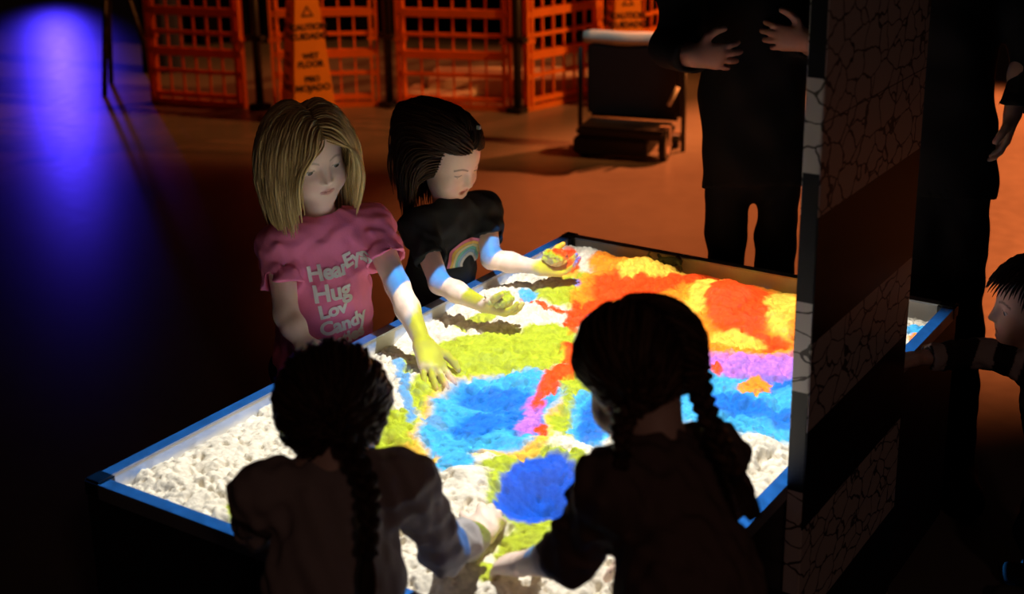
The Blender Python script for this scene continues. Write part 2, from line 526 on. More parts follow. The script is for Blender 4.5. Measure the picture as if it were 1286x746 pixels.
# ------------------------------------------------------------------ sand
HILLS = [  # x, y, height, radius x, radius y
    (0.159, -0.405, -0.085, 0.060, 0.072), (0.16, -0.405, 0.026, 0.12, 0.13),
    (0.057, 0.59, 0.042, 0.11, 0.10), (0.10, 0.52, 0.020, 0.10, 0.10), (0.00, 0.66, 0.022, 0.09, 0.05), (-0.222, 0.70, 0.035, 0.10, 0.07),
    (0.25, 0.62, 0.03, 0.09, 0.10), (-0.44, 0.74, 0.030, 0.09, 0.05), (-0.15, -0.10, -0.022, 0.15, 0.16),
    (0.284, 0.153, -0.020, 0.14, 0.16), (0.03, -0.46, 0.030, 0.06, 0.06), (0.42, -0.05, 0.028, 0.06, 0.07),
    (-0.30, 0.06, 0.016, 0.08, 0.16), (0.0, -0.05, 0.014, 0.06, 0.10), (-0.44, -0.60, 0.010, 0.06, 0.16),
    (-0.35, -0.72, 0.012, 0.10, 0.06), (0.30, -0.56, 0.020, 0.06, 0.05), (0.20, -0.72, 0.018, 0.12, 0.06),
    (-0.40, -0.30, 0.010, 0.07, 0.10), (0.10, -0.26, 0.014, 0.10, 0.04), (-0.36, 0.36, 0.012, 0.08, 0.08),
    (-0.42, 0.05, -0.006, 0.03, 0.05), (0.02, 0.22, 0.012, 0.10, 0.10),
]


def sand_height(x, y):
    x = np.asarray(x, float); y = np.asarray(y, float)
    z = np.full(x.shape, 0.553)
    for hx, hy, hh, rx, ry in HILLS:
        z += hh * np.exp(-(((x - hx) / rx) ** 2 + ((y - hy) / ry) ** 2))
    z += 0.020 * vnoise(x / 0.11, y / 0.11, 1) + 0.016 * vnoise(x / 0.045, y / 0.045, 2)
    rough = np.clip(0.62 + 1.5 * vnoise(x / 0.16, y / 0.16, 9), 0.30, 1.0)
    wx = x + 0.010 * vnoise(x / 0.02, y / 0.02, 21); wy = y + 0.010 * vnoise(x / 0.02, y / 0.02, 22)
    dome = lambda f: np.sqrt(np.clip(1 - (f / 0.80) ** 2, 0, 1)) - 0.6
    z += rough * 0.020 * dome(worley(wx / 0.030, wy / 0.030, 3)) + rough * 0.0135 * dome(worley(wx / 0.014, wy / 0.014, 4))
    z -= 0.013 * np.clip((vnoise(x / 0.012, y / 0.012, 41) - 0.20) / 0.15, 0, 1)
    z += 0.0035 * vnoise(x / 0.008, y / 0.008, 5) * rough + 0.002 * vnoise(x / 0.004, y / 0.004, 6)
    # the heap sinks towards the walls, unevenly
    e = np.minimum(np.minimum(x + 0.502, 0.502 - x), np.minimum(y + 0.80, 0.80 - y))
    z -= (0.006 + 0.045 * np.clip(vnoise(x / 0.09, y / 0.09, 31), -0.15, 1)) * np.exp(-np.clip(e, 0, 1) / 0.028)
    z -= 0.028 * np.exp(-np.clip(0.80 - y, 0, 1) / 0.035)
    return z


nx, ny = 402, 644
gx = np.linspace(-0.5016, 0.5016, nx); gy = np.linspace(-0.7999, 0.7999, ny)
X, Y = np.meshgrid(gx, gy, indexing='ij')
Zs = np.minimum(sand_height(X, Y), 0.66)
V = np.stack([X, Y, Zs], -1).reshape(-1, 3)
I = (np.arange(nx - 1)[:, None] * ny + np.arange(ny - 1)[None, :]).ravel()
Q = np.stack([I, I + ny, I + ny + 1, I + 1], 1)
sm = material('play_sand', (0.86, 0.79, 0.66), 0.95, vary=0.16, scale=120, bump=0.7, bscale=420, spec=0.15)
sand = obj('sand', np_mesh('sand', V, Q), sm)
tag(sand, 'pale play sand heaped in the table under projected map colours', 'sand', None, 'stuff')

# small black toy half buried by the far wall
toy = empty('toy_animal', (-0.181, 0.752, 0.568), 0.4)
tag(toy, 'small black plastic toy half buried in sand by the far wall', 'toy')
bm = bmesh.new()
add_tube(bm, [(-0.045, 0, 0.004), (-0.02, 0, 0.012), (0.01, 0, 0.013), (0.032, 0, 0.010)], [0.004, 0.011, 0.012, 0.006], 10)
obj('body', bm_mesh('body', bm, True), M['toy_black'], toy)
for pts in (((-0.04, 0, 0.008), (-0.055, 0.004, 0.026), (-0.050, 0.006, 0.034)), ((-0.02, 0.006, 0.012), (-0.03, 0.02, 0.022), (-0.022, 0.03, 0.0)),
            ((0.012, 0.006, 0.012), (0.02, 0.022, 0.02), (0.03, 0.032, 0.0)), ((-0.015, -0.006, 0.012), (-0.02, -0.022, 0.022), (-0.03, -0.032, 0.0)),
            ((0.012, -0.006, 0.012), (0.022, -0.022, 0.02), (0.034, -0.030, 0.0))):
    obj('limb', tube_mesh('limb', pts, [0.005, 0.004, 0.0025], 8), M['toy_black'], toy)

# ------------------------------------------------------------------ upright that carries the projector
def stone_print():
    m = bpy.data.materials.new('stone_print_bands')
    m.use_nodes = True
    nt = m.node_tree
    b = nt.nodes['Principled BSDF']
    b.inputs['Roughness'].default_value = 0.42
    N = nt.nodes.new; K = nt.links.new
    geo = N('ShaderNodeTexCoord')
    sep = N('ShaderNodeSeparateXYZ'); K(geo.outputs['Object'], sep.inputs[0])
    # masonry joints
    mp = N('ShaderNodeMapping'); mp.inputs['Scale'].default_value = (1, 1, 1.5)
    K(geo.outputs['Object'], mp.inputs[0])
    vo = N('ShaderNodeTexVoronoi'); vo.feature = 'DISTANCE_TO_EDGE'; vo.inputs['Scale'].default_value = 16
    nz = N('ShaderNodeTexNoise'); nz.inputs['Scale'].default_value = 20
    K(geo.outputs['Object'], nz.inputs[0])
    mxv = N('ShaderNodeMix'); mxv.data_type = 'VECTOR'; mxv.inputs['Factor'].default_value = 0.05
    K(mp.outputs[0], mxv.inputs['A']); K(nz.outputs['Color'], mxv.inputs['B'])
    K(mxv.outputs['Result'], vo.inputs['Vector'])
    gr = N('ShaderNodeMath'); gr.operation = 'GREATER_THAN'; gr.inputs[1].default_value = 0.035
    K(vo.outputs['Distance'], gr.inputs[0])
    # the bands sit a little higher on the narrow edge than on the broad face
    st = N('ShaderNodeMath'); st.operation = 'LESS_THAN'; st.inputs[1].default_value = -0.1935
    K(sep.outputs[1], st.inputs[0])
    of = N('ShaderNodeMath'); of.operation = 'MULTIPLY_ADD'; of.inputs[1].default_value = -0.072
    K(st.outputs[0], of.inputs[0]); K(sep.outputs[2], of.inputs[2])
    band = None
    for lo, hi in ((0.0, 0.10), (0.30, 0.50), (0.685, 0.845), (1.065, 1.22), (1.222, 1.60), (1.80, 2.0)):
        a = N('ShaderNodeMath'); a.operation = 'COMPARE'
        a.inputs[1].default_value = (lo + hi) / 2; a.inputs[2].default_value = (hi - lo) / 2
        K(of.outputs[0], a.inputs[0])
        o_ = a.outputs[0]
        if lo == 1.222:      # only on the broad face
            iv = N('ShaderNodeMath'); iv.operation = 'SUBTRACT'; iv.inputs[0].default_value = 1; K(st.outputs[0], iv.inputs[1])
            mu = N('ShaderNodeMath'); mu.operation = 'MULTIPLY'; K(o_, mu.inputs[0]); K(iv.outputs[0], mu.inputs[1]); o_ = mu.outputs[0]
        if band is None:
            band = o_
        else:
            mm = N('ShaderNodeMath'); mm.operation = 'MAXIMUM'; K(band, mm.inputs[0]); K(o_, mm.inputs[1]); band = mm.outputs[0]
    st1 = N('ShaderNodeMix'); st1.data_type = 'RGBA'
    st1.inputs['A'].default_value = (0.10, 0.085, 0.075, 1); st1.inputs['B'].default_value = (0.74, 0.70, 0.67, 1)
    K(gr.outputs[0], st1.inputs['Factor'])
    st2 = N('ShaderNodeMix'); st2.data_type = 'RGBA'
    st2.inputs['A'].default_value = (0.006, 0.006, 0.008, 1)
    K(band, st2.inputs['Factor']); K(st1.outputs['Result'], st2.inputs['B'])
    K(st2.outputs['Result'], b.inputs['Base Color'])
    return m


tower = empty('projector_stand', (0.54, 0.07, 0.0))
tag(tower, 'tall upright board with stone-print bands on black beside the table', 'stand')
SP = stone_print()
o = obj('upright_board', box_mesh('upright_board', (0.5245, -0.195, 0.0), (0.556, 0.335, 2.35), 0.002), SP, tower)
o.location = (-0.54, -0.07, 0.0)
arm = obj('arm', box_mesh('arm', (-0.02, 0.02, 2.20), (0.53, 0.06, 2.24), 0.004), M['black_plastic'], tower)
arm.location = (-0.54, -0.07, 0.0)
hd = obj('projector', box_mesh('projector', (-0.10, -0.10, 2.06), (0.16, 0.18, 2.19), 0.012), M['black_plastic'], tower)
hd.location = (-0.54, -0.07, 0.0)
obj('lens_ring', tube_mesh('lens_ring', [(PROJ.x, PROJ.y, 2.065), (PROJ.x, PROJ.y, 2.02)], 0.035, 20), M['black_plastic'], hd)

# ------------------------------------------------------------------ figures: implicit surfaces meshed with surface nets
def A3(v):
    return np.array(v, float)


def nrm(v):
    v = np.asarray(v, float)
    return v / (np.linalg.norm(v) + 1e-12)


class Field:
    def __init__(self):
        self.ops = []

    def cone(self, a, b, ra, rb, k=0.02, sq=None, sub=False):
        a, b = A3(a), A3(b)
        r = max(ra, rb)
        self.ops.append(('cone', np.minimum(a, b) - r, np.maximum(a, b) + r, k, sub, (a, b, ra, rb, sq)))

    def ell(self, c, r, rot=None, k=0.02, sub=False):
        c = A3(c)
        r = A3(r) if np.ndim(r) else A3((r, r, r))
        m = r.max()
        self.ops.append(('ell', c - m, c + m, k, sub, (c, r, np.eye(3) if rot is None else rot)))

    def lid(self, c, r, fwd, up, lo, hi):
        c = A3(c)
        self.ops.append(('lid', c - r, c + r, 0.003, False, (c, r, fwd, up, lo, hi)))

    def cut(self, p, n, rad):
        p = A3(p)
        self.ops.append(('cut', p - rad * 2, p + rad * 2, 0.0, True, (p, nrm(n), rad)))

    def wrinkle(self, amp, freq, seed, lo=None, hi=None):
        self.ops.append(('wrk', None, None, 0, False, (amp, freq, seed, lo, hi)))

    def mesh(self, h):
        lo = np.min([o[1] for o in self.ops if o[1] is not None and not o[4]], 0) - 4 * h
        hi = np.max([o[2] for o in self.ops if o[2] is not None and not o[4]], 0) + 4 * h
        n = np.ceil((hi - lo) / h).astype(int) + 1
        ax = [(lo[i] + h * np.arange(n[i])).astype(np.float32) for i in range(3)]
        D = np.full(n, 0.2, np.float32)
        for typ, blo, bhi, k, sub, pr in self.ops:
            if typ == 'wrk':
                amp, freq, seed, wlo, whi = pr
                r = np.random.default_rng(seed)
                m = np.abs(D) < 0.03
                ii = np.nonzero(m)
                P = np.stack([ax[i][ii[i]] for i in range(3)], 1)
                s = np.zeros(len(P), np.float32)
                for q in range(7):
                    d = r.normal(size=3); d /= np.linalg.norm(d)
                    f = freq * (0.6 + 1.2 * r.random())
                    s += np.sin(P @ d * f + 1.7 * np.sin(P @ r.normal(size=3) * freq * 0.4) + r.random() * 6.28)
                D[ii] += amp * s / 2.6
                continue
            pad = max(k, 0.0) + 3 * h
            i0 = np.clip(np.floor((blo - pad - lo) / h).astype(int), 0, n)
            i1 = np.clip(np.ceil((bhi + pad - lo) / h).astype(int) + 1, 0, n)
            if np.any(i1 <= i0):
                continue
            sl = tuple(slice(i0[i], i1[i]) for i in range(3))
            X = ax[0][sl[0]][:, None, None]; Y = ax[1][sl[1]][None, :, None]; Z = ax[2][sl[2]][None, None, :]
            if typ == 'cone':
                a, b, ra, rb, sq = pr
                px, py, pz = X - a[0], Y - a[1], Z - a[2]
                ba = (b - a).astype(float)
                if sq is not None:
                    q, fct = nrm(sq[0]), sq[1]
                    w = (px * q[0] + py * q[1] + pz * q[2]) * (1 / fct - 1)
                    px, py, pz = px + w * q[0], py + w * q[1], pz + w * q[2]
                    ba = ba + q * (ba @ q) * (1 / fct - 1)
                t = np.clip((px * ba[0] + py * ba[1] + pz * ba[2]) / max(ba @ ba, 1e-9), 0, 1)
                d = np.sqrt((px - ba[0] * t) ** 2 + (py - ba[1] * t) ** 2 + (pz - ba[2] * t) ** 2) - (ra + (rb - ra) * t)
            elif typ == 'ell':
                c, r, R = pr
                px, py, pz = X - c[0], Y - c[1], Z - c[2]
                q = [(px * R[0, i] + py * R[1, i] + pz * R[2, i]) / r[i] for i in range(3)]
                l = np.sqrt(q[0] ** 2 + q[1] ** 2 + q[2] ** 2)
                l2 = np.sqrt((q[0] / r[0]) ** 2 + (q[1] / r[1]) ** 2 + (q[2] / r[2]) ** 2) + 1e-9
                d = l * (l - 1) / l2
            elif typ == 'lid':
                c, r, fw, up, a0, a1 = pr
                px, py, pz = X - c[0], Y - c[1], Z - c[2]
                vy = px * fw[0] + py * fw[1] + pz * fw[2]
                vz = px * up[0] + py * up[1] + pz * up[2]
                sph = np.sqrt(px ** 2 + py ** 2 + pz ** 2) - r
                op = np.maximum(vy * math.sin(a0) - vz * math.cos(a0), vz * math.cos(a1) - vy * math.sin(a1))
                d = np.maximum(sph, -op)
            elif typ == 'cut':
                p, nn, rad = pr
                px, py, pz = X - p[0], Y - p[1], Z - p[2]
                pl = px * nn[0] + py * nn[1] + pz * nn[2]
                ball = np.sqrt(np.maximum(px ** 2 + py ** 2 + pz ** 2 - pl ** 2, 0)) - rad
                d = np.maximum(np.maximum(-pl, ball), pl - rad * 1.6)
            d = d.astype(np.float32)
            cur = D[sl]
            if sub:
                e = -d
                if k > 0:
                    hh = np.maximum(k - np.abs(cur - e), 0) / k
                    D[sl] = np.maximum(cur, e) + hh * hh * k * 0.25
                else:
                    D[sl] = np.maximum(cur, e)
            else:
                if k > 0:
                    hh = np.maximum(k - np.abs(cur - d), 0) / k
                    D[sl] = np.minimum(cur, d) - hh * hh * k * 0.25
                else:
                    D[sl] = np.minimum(cur, d)
        return surface_nets(D, lo, h)


def surface_nets(D, lo, h):
    S = D < 0
    c = np.zeros(tuple(s - 1 for s in D.shape), np.uint8)
    for i in (0, 1):
        for j in (0, 1):
            for k in (0, 1):
                c += S[i:S.shape[0] - 1 + i, j:S.shape[1] - 1 + j, k:S.shape[2] - 1 + k]
    mask = (c > 0) & (c < 8)
    idx = np.argwhere(mask)
    vid = np.full(mask.shape, -1, np.int32)
    vid[mask] = np.arange(len(idx))
    corner = [(i, j, k) for i in (0, 1) for j in (0, 1) for k in (0, 1)]
    vals = {q: D[idx[:, 0] + q[0], idx[:, 1] + q[1], idx[:, 2] + q[2]] for q in corner}
    acc = np.zeros((len(idx), 3)); cnt = np.zeros(len(idx))
    for a in corner:
        for axi in range(3):
            if a[axi] == 0:
                b = tuple(1 if q == axi else a[q] for q in range(3))
                va, vb = vals[a], vals[b]
                cr = (va < 0) != (vb < 0)
                t = np.where(cr, va / (va - vb + 1e-20), 0)
                p = np.tile(np.array(a, float), (len(idx), 1))
                p[:, axi] += t
                acc += p * cr[:, None]; cnt += cr
    verts = lo + h * (idx + acc / cnt[:, None])
    quads = []
    for axi in range(3):
        u, v = (axi + 1) % 3, (axi + 2) % 3
        s0 = [slice(None)] * 3; s1 = [slice(None)] * 3
        s0[axi] = slice(0, -1); s1[axi] = slice(1, None)
        ch = S[tuple(s0)] != S[tuple(s1)]
        e = np.argwhere(ch)
        ok = (e[:, u] > 0) & (e[:, v] > 0) & (e[:, u] < D.shape[u] - 1) & (e[:, v] < D.shape[v] - 1)
        e = e[ok]
        inside = S[e[:, 0], e[:, 1], e[:, 2]]
        def cell(du, dv):
            q = e.copy(); q[:, u] -= du; q[:, v] -= dv
            return vid[q[:, 0], q[:, 1], q[:, 2]]
        f = np.stack([cell(1, 1), cell(0, 1), cell(0, 0), cell(1, 0)], 1)
        f[~inside] = f[~inside][:, ::-1]
        quads.append(f)
    return verts, np.concatenate(quads)


def relax(v, q, n=2, lam=0.5):
    for _ in range(n):
        acc = np.zeros_like(v); cnt = np.zeros(len(v))
        for a in range(4):
            np.add.at(acc, q[:, a], v[q[:, (a + 1) % 4]])
            np.add.at(cnt, q[:, a], 1)
        v = v + lam * (acc / np.maximum(cnt, 1)[:, None] - v)
    return v


class Head:
    def __init__(self, c, fwd, up, s=1.0):
        self.c = A3(c); self.s = s
        self.f = nrm(fwd); self.u = nrm(A3(up) - self.f * (A3(up) @ self.f)); self.l = np.cross(self.u, self.f)
        self.R = np.stack([self.l, self.f, self.u], 1)

    def p(self, x, y, z):
        return self.c + self.R @ (A3((x, y, z)) * self.s)

    def loc(self, P):
        return (P - self.c) @ self.R / self.s

    def build(self, F, lids=(-0.62, 0.10), mouth_open=0.0, detail=True):
        s, R = self.s, self.R
        E = lambda x, y, z, r, k=0.02, sub=False: F.ell(self.p(x, y, z), A3(r) * s if np.ndim(r) else r * s, R, k * s, sub)
        E(0, -0.012, 0.028, (0.070, 0.086, 0.076), 0.01)
        E(0, 0.020, -0.030, (0.055, 0.056, 0.066), 0.035)
        E(0, 0.047, -0.074, (0.024, 0.024, 0.021), 0.035)
        for sx in (-1, 1):
            E(sx * 0.031, 0.046, -0.038, 0.027, 0.022)
            E(sx * 0.072, -0.006, -0.012, (0.007, 0.016, 0.026), 0.006)
        if not detail:
            F.cone(self.p(0, 0.074, 0.004), self.p(0, 0.090, -0.022), 0.0065 * s, 0.009 * s, 0.012 * s)
            return
        for sx in (-1, 1):
            E(sx * 0.030, 0.081, 0.002, (0.019, 0.014, 0.012), 0.014, True)
        F.cone(self.p(0, 0.071, 0.006), self.p(0, 0.0875, -0.0215), 0.0062 * s, 0.0082 * s, 0.012 * s)
        for sx in (-1, 1):
            E(sx * 0.0085, 0.0785, -0.0255, (0.0062, 0.0068, 0.0055), 0.005)
        o = mouth_open
        for sx in (-1, 1):
            F.cone(self.p(sx * 0.017, 0.0680, -0.0500), self.p(0, 0.0755, -0.0485), 0.0024 * s, 0.0036 * s, 0.005 * s)
            F.cone(self.p(sx * 0.015, 0.0675, -0.0525 - o * 0.5), self.p(0, 0.0740, -0.0560 - o), 0.0024 * s, 0.0044 * s, 0.006 * s)
        if o > 0:
            E(0, 0.079, -0.0520 - o * 0.5, (0.011, 0.012, 0.0022 + o * 0.5), 0.002, True)
        else:
            F.cone(self.p(-0.014, 0.0765, -0.0518), self.p(0.014, 0.0765, -0.0518), 0.0016 * s, 0.0016 * s, 0.002 * s, sub=True)
            F.cone(self.p(-0.004, 0.0825, -0.0518), self.p(0.004, 0.0825, -0.0518), 0.0022 * s, 0.0022 * s, 0.002 * s, sub=True)
        for sx in (-1, 1):
            F.lid(self.p(sx * 0.030, 0.0555, 0.0), 0.0146 * s, self.f, self.u, lids[0], lids[1])

    def color(self, P, base, brow, lip, hairline=None):
        q = self.loc(P)
        col = np.tile(np.array(base, float), (len(P), 1))
        x, y, z = q[:, 0], q[:, 1], q[:, 2]
        near = (np.abs(x) < 0.09) & (np.abs(z) < 0.13) & (y > 0.02) & (y < 0.12)
        ch = near * np.exp(-(((np.abs(x) - 0.034) / 0.017) ** 2 + ((z + 0.034) / 0.015) ** 2)) * 0.35
        col = col * (1 - ch[:, None]) + ch[:, None] * np.array([0.80, 0.36, 0.30])
        lw = near * (y > 0.055) * np.clip(1.3 - ((x / 0.0175) ** 2 + ((z + 0.0522) / 0.0065) ** 2), 0, 0.5) / 0.5 * 0.75
        sl = near * (y > 0.055) * (np.abs(x) < 0.016) * np.clip(1.3 - np.abs(z + 0.0518 - 2.0 * x * x * 4) / 0.0014, 0, 1) * 0.7
        col = col * (1 - lw[:, None]) + lw[:, None] * np.array(lip)
        col = col * (1 - sl[:, None]) + sl[:, None] * np.array([0.25, 0.08, 0.07])
        ax_ = np.abs(x)
        bz = 0.0185 + 0.005 * np.sin(np.clip((ax_ - 0.012) / 0.034, 0, 1) * math.pi) - 0.004 * np.clip((ax_ - 0.03) / 0.02, 0, 1)
        bw = near * (y > 0.04) * (ax_ > 0.012) * (ax_ < 0.046) * np.clip(1.5 - np.abs(z - bz) / 0.0026, 0, 1) * 0.75
        col = col * (1 - bw[:, None]) + bw[:, None] * np.array(brow)
        # lash line on the lid edge
        ex = ax_ - 0.030; ey = y - 0.0555
        rr = np.sqrt(ex ** 2 + ey ** 2 + z ** 2)
        lz = near * (rr < 0.0165) * (ey > 0.004) * np.clip(1.4 - np.abs(z - 0.0022) / 0.0016, 0, 1) * (np.abs(ex) < 0.0125)
        col = col * (1 - 0.8 * lz[:, None]) + 0.8 * lz[:, None] * np.array([0.03, 0.02, 0.015])
        return col

    def eye_meshes(self, gaze, base, iris):
        out = []
        for sx in (-1, 1):
            c = self.p(sx * 0.030, 0.0555, 0.0)
            bm = bmesh.new()
            bmesh.ops.create_uvsphere(bm, u_segments=28, v_segments=18, radius=0.0128 * self.s)
            me = bpy.data.meshes.new('eye')
            bm.to_mesh(me); bm.free()
            co = np.zeros(len(me.vertices) * 3, np.float32)
            me.vertices.foreach_get('co', co); co = co.reshape(-1, 3)
            z = nrm(gaze); x = nrm(np.cross([0, 0, 1], z)); y = np.cross(z, x)
            w = co @ np.stack([x, y, z])
            d = co[:, 2] / (0.0128 * self.s)
            col = np.where(d[:, None] > 0.965, 0.008, np.where(d[:, None] > 0.83, np.array(iris)[None], np.array([0.78, 0.74, 0.72])[None]))
            me.vertices.foreach_set('co', (w + c - base).astype(np.float32).ravel())
            a = me.color_attributes.new('Col', 'FLOAT_COLOR', 'POINT')
            a.data.foreach_set('color', np.concatenate([col, np.ones((len(col), 1))], 1).astype(np.float32).ravel())
            me.polygons.foreach_set('use_smooth', [True] * len(me.polygons))
            out.append(me)
        return out


def hand(F, wrist, d, n, th, s=1.0, curl=(0.3, 0.3, 0.35, 0.4), spread=0.10, thumb=0.5, grip=0.25):
    """palm and five fingers. d: along the palm, n: palm side, th: towards the thumb"""
    w = A3(wrist); d = nrm(d)
    th = nrm(A3(th) - d * (A3(th) @ d)); n0 = np.cross(d, th); n = n0 * np.sign(n0 @ A3(n))
    offs = (0.0215, 0.0075, -0.0065, -0.0195)
    heads = (0.060, 0.063, 0.060, 0.053)
    ln = (0.049, 0.055, 0.051, 0.040)
    rad = (0.0075, 0.0078, 0.0074, 0.0064)
    for i in range(4):
        kn = w + d * heads[i] * s + th * offs[i] * s + n * (0.002 if i in (0, 3) else -0.001) * s
        F.cone(w + th * offs[i] * 0.55 * s + d * 0.004 * s, kn, 0.0135 * s, 0.0098 * s, 0.010 * s)
        a = spread * (1.5 - i)
        cd = nrm(d * math.cos(a) + th * math.sin(a))
        p = kn; ang = 0.0
        for j, (fr, bend) in enumerate(((0.45, 0.8), (0.31, 1.1), (0.24, 0.8))):
            ang += curl[i] * bend
            dd = cd * math.cos(ang) + n * math.sin(ang)
            q = p + dd * ln[i] * fr * s
            F.cone(p, q, rad[i] * (1 - 0.07 * j) * s, rad[i] * (0.92 - 0.09 * j) * s, 0.0035 * s)
            p = q
    r0 = w + d * 0.016 * s + th * 0.016 * s + n * 0.003 * s
    dd = nrm(d * 0.62 + th * thumb * 1.5 + n * grip)
    r1 = r0 + dd * 0.030 * s
    dd2 = nrm(d * 0.85 + th * thumb * 0.8 + n * grip * 1.4)
    r2 = r1 + dd2 * 0.024 * s
    dd3 = nrm(d * 0.95 + th * thumb * 0.35 + n * grip * 1.8)
    r3 = r2 + dd3 * 0.018 * s
    F.cone(r0, r1, 0.0125 * s, 0.0098 * s, 0.010 * s)
    F.cone(r1, r2, 0.0092 * s, 0.0086 * s, 0.004 * s)
    F.cone(r2, r3, 0.0086 * s, 0.0070 * s, 0.003 * s)


# ---------------------------------------------------------------- hair
def colliders_push(P, cols, off):
    for c, R, r in cols:
        q = (P - c) @ R / (r + off)
        l = np.linalg.norm(q, axis=1)
        m = l < 1
        if m.any():
            q[m] /= l[m][:, None] + 1e-9
            P[m] = c + (q[m] * (r + off)) @ R.T
    return P


def grow(roots, dirs, steps, step, grav, cols, off, jit=0.10, seed=0, cohere=None):
    """march locks from the scalp: keep going, sag, slide over the head and shoulders"""
    r = np.random.default_rng(seed)
    P = roots.copy(); D = dirs.copy()
    off = np.asarray(off)
    out = [P.copy()]
    g = np.array([0, 0, -1.0])
    for i in range(steps):
        D = D + g * grav * (0.5 + i / steps) + r.normal(size=D.shape) * jit * 0.5
        if cohere is not None:
            D = D + cohere(P, i / steps)
        D /= np.linalg.norm(D, axis=1)[:, None] + 1e-9
        Pn = P + D * step
        Pn = colliders_push(Pn, cols, off.mean())
        D = Pn - P
        D /= np.linalg.norm(D, axis=1)[:, None] + 1e-9
        P = Pn
        out.append(P.copy())
    return np.stack(out, 1)          # M, steps+1, 3


def locks_mesh(name, paths, r0, cols, base, sides=4, taper=0.25, flat=1.0):
    Mn, K, _ = paths.shape
    r0 = np.broadcast_to(np.asarray(r0, float), (Mn,))
    T = np.gradient(paths, axis=1)
    T /= np.linalg.norm(T, axis=2)[..., None] + 1e-9
    ref = np.array([0.31, 0.22, 0.92])
    U = np.cross(T, ref); U /= np.linalg.norm(U, axis=2)[..., None] + 1e-9
    Wv = np.cross(U, T)
    tt = np.linspace(0, 1, K)
    rad = r0[:, None] * (1 - (1 - taper) * np.clip((tt - 0.55) / 0.45, 0, 1) ** 1.3)[None] * np.clip(0.55 + tt * 4, 0, 1)[None]
    ang = np.arange(sides) * 2 * math.pi / sides
    V = paths[:, :, None] + (U[:, :, None] * np.cos(ang)[None, None, :, None] * flat + Wv[:, :, None] * np.sin(ang)[None, None, :, None]) * rad[:, :, None, None]
    V = V.reshape(-1, 3) - base
    m = np.arange(Mn)[:, None, None] * K * sides; k = np.arange(K - 1)[None, :, None] * sides; a = np.arange(sides)[None, None]
    i0 = m + k + a; i1 = m + k + (a + 1) % sides
    Q = np.stack([i0, i1, i1 + sides, i0 + sides], -1).reshape(-1, 4)
    C = np.repeat(cols[:, None], K * sides, 1).reshape(-1, 3)
    return np_mesh(name, V, Q, C)


def fib(n):
    i = np.arange(n) + 0.5
    z = 1 - 2 * i / n
    ph = i * 2.399963
    r = np.sqrt(1 - z * z)
    return np.stack([r * np.cos(ph), r * np.sin(ph), z], 1)


def scalp_roots(H, n, keep, r=(0.072, 0.088, 0.078)):
    d = fib(n)
    d = d[keep(d)]
    loc = d * A3(r) + A3((0, -0.012, 0.028))
    return d, H.c + (loc * H.s) @ H.R.T


def hair_colors(n, lo, hi, seed):
    r = np.random.default_rng(seed)
    t = r.random(n)[:, None]
    return A3(lo) * (1 - t) + A3(hi) * t


def head_cols(H, pad=0.0):
    s = H.s
    return [(H.p(0, -0.012, 0.028), H.R, A3((0.072, 0.088, 0.078)) * s + pad), (H.p(0, 0.018, -0.032), H.R, A3((0.056, 0.054, 0.066)) * s + pad)]


def cap_mesh(name, H, keep, col, base, grow_=0.006):
    """close-fitting scalp of hair under the loose locks"""
    n1, n2 = 60, 34
    V, idx = [], {}
    th = np.linspace(0, math.pi, n2); ph = np.linspace(0, 2 * math.pi, n1, endpoint=False)
    d = np.stack([np.sin(th)[:, None] * np.cos(ph)[None], np.sin(th)[:, None] * np.sin(ph)[None], np.repeat(np.cos(th)[:, None], n1, 1)], -1).reshape(-1, 3)
    loc = d * (A3((0.071, 0.087, 0.077)) + grow_) + A3((0, -0.012, 0.028))
    W = H.c + (loc * H.s) @ H.R.T - base
    k = keep(d)
    Q = []
    for i in range(n2 - 1):
        for j in range(n1):
            q = [i * n1 + j, i * n1 + (j + 1) % n1, (i + 1) * n1 + (j + 1) % n1, (i + 1) * n1 + j]
            if all(k[a] for a in q):
                Q.append(q[::-1])
    return np_mesh(name, W, np.array(Q), np.tile(A3(col), (len(W), 1)))


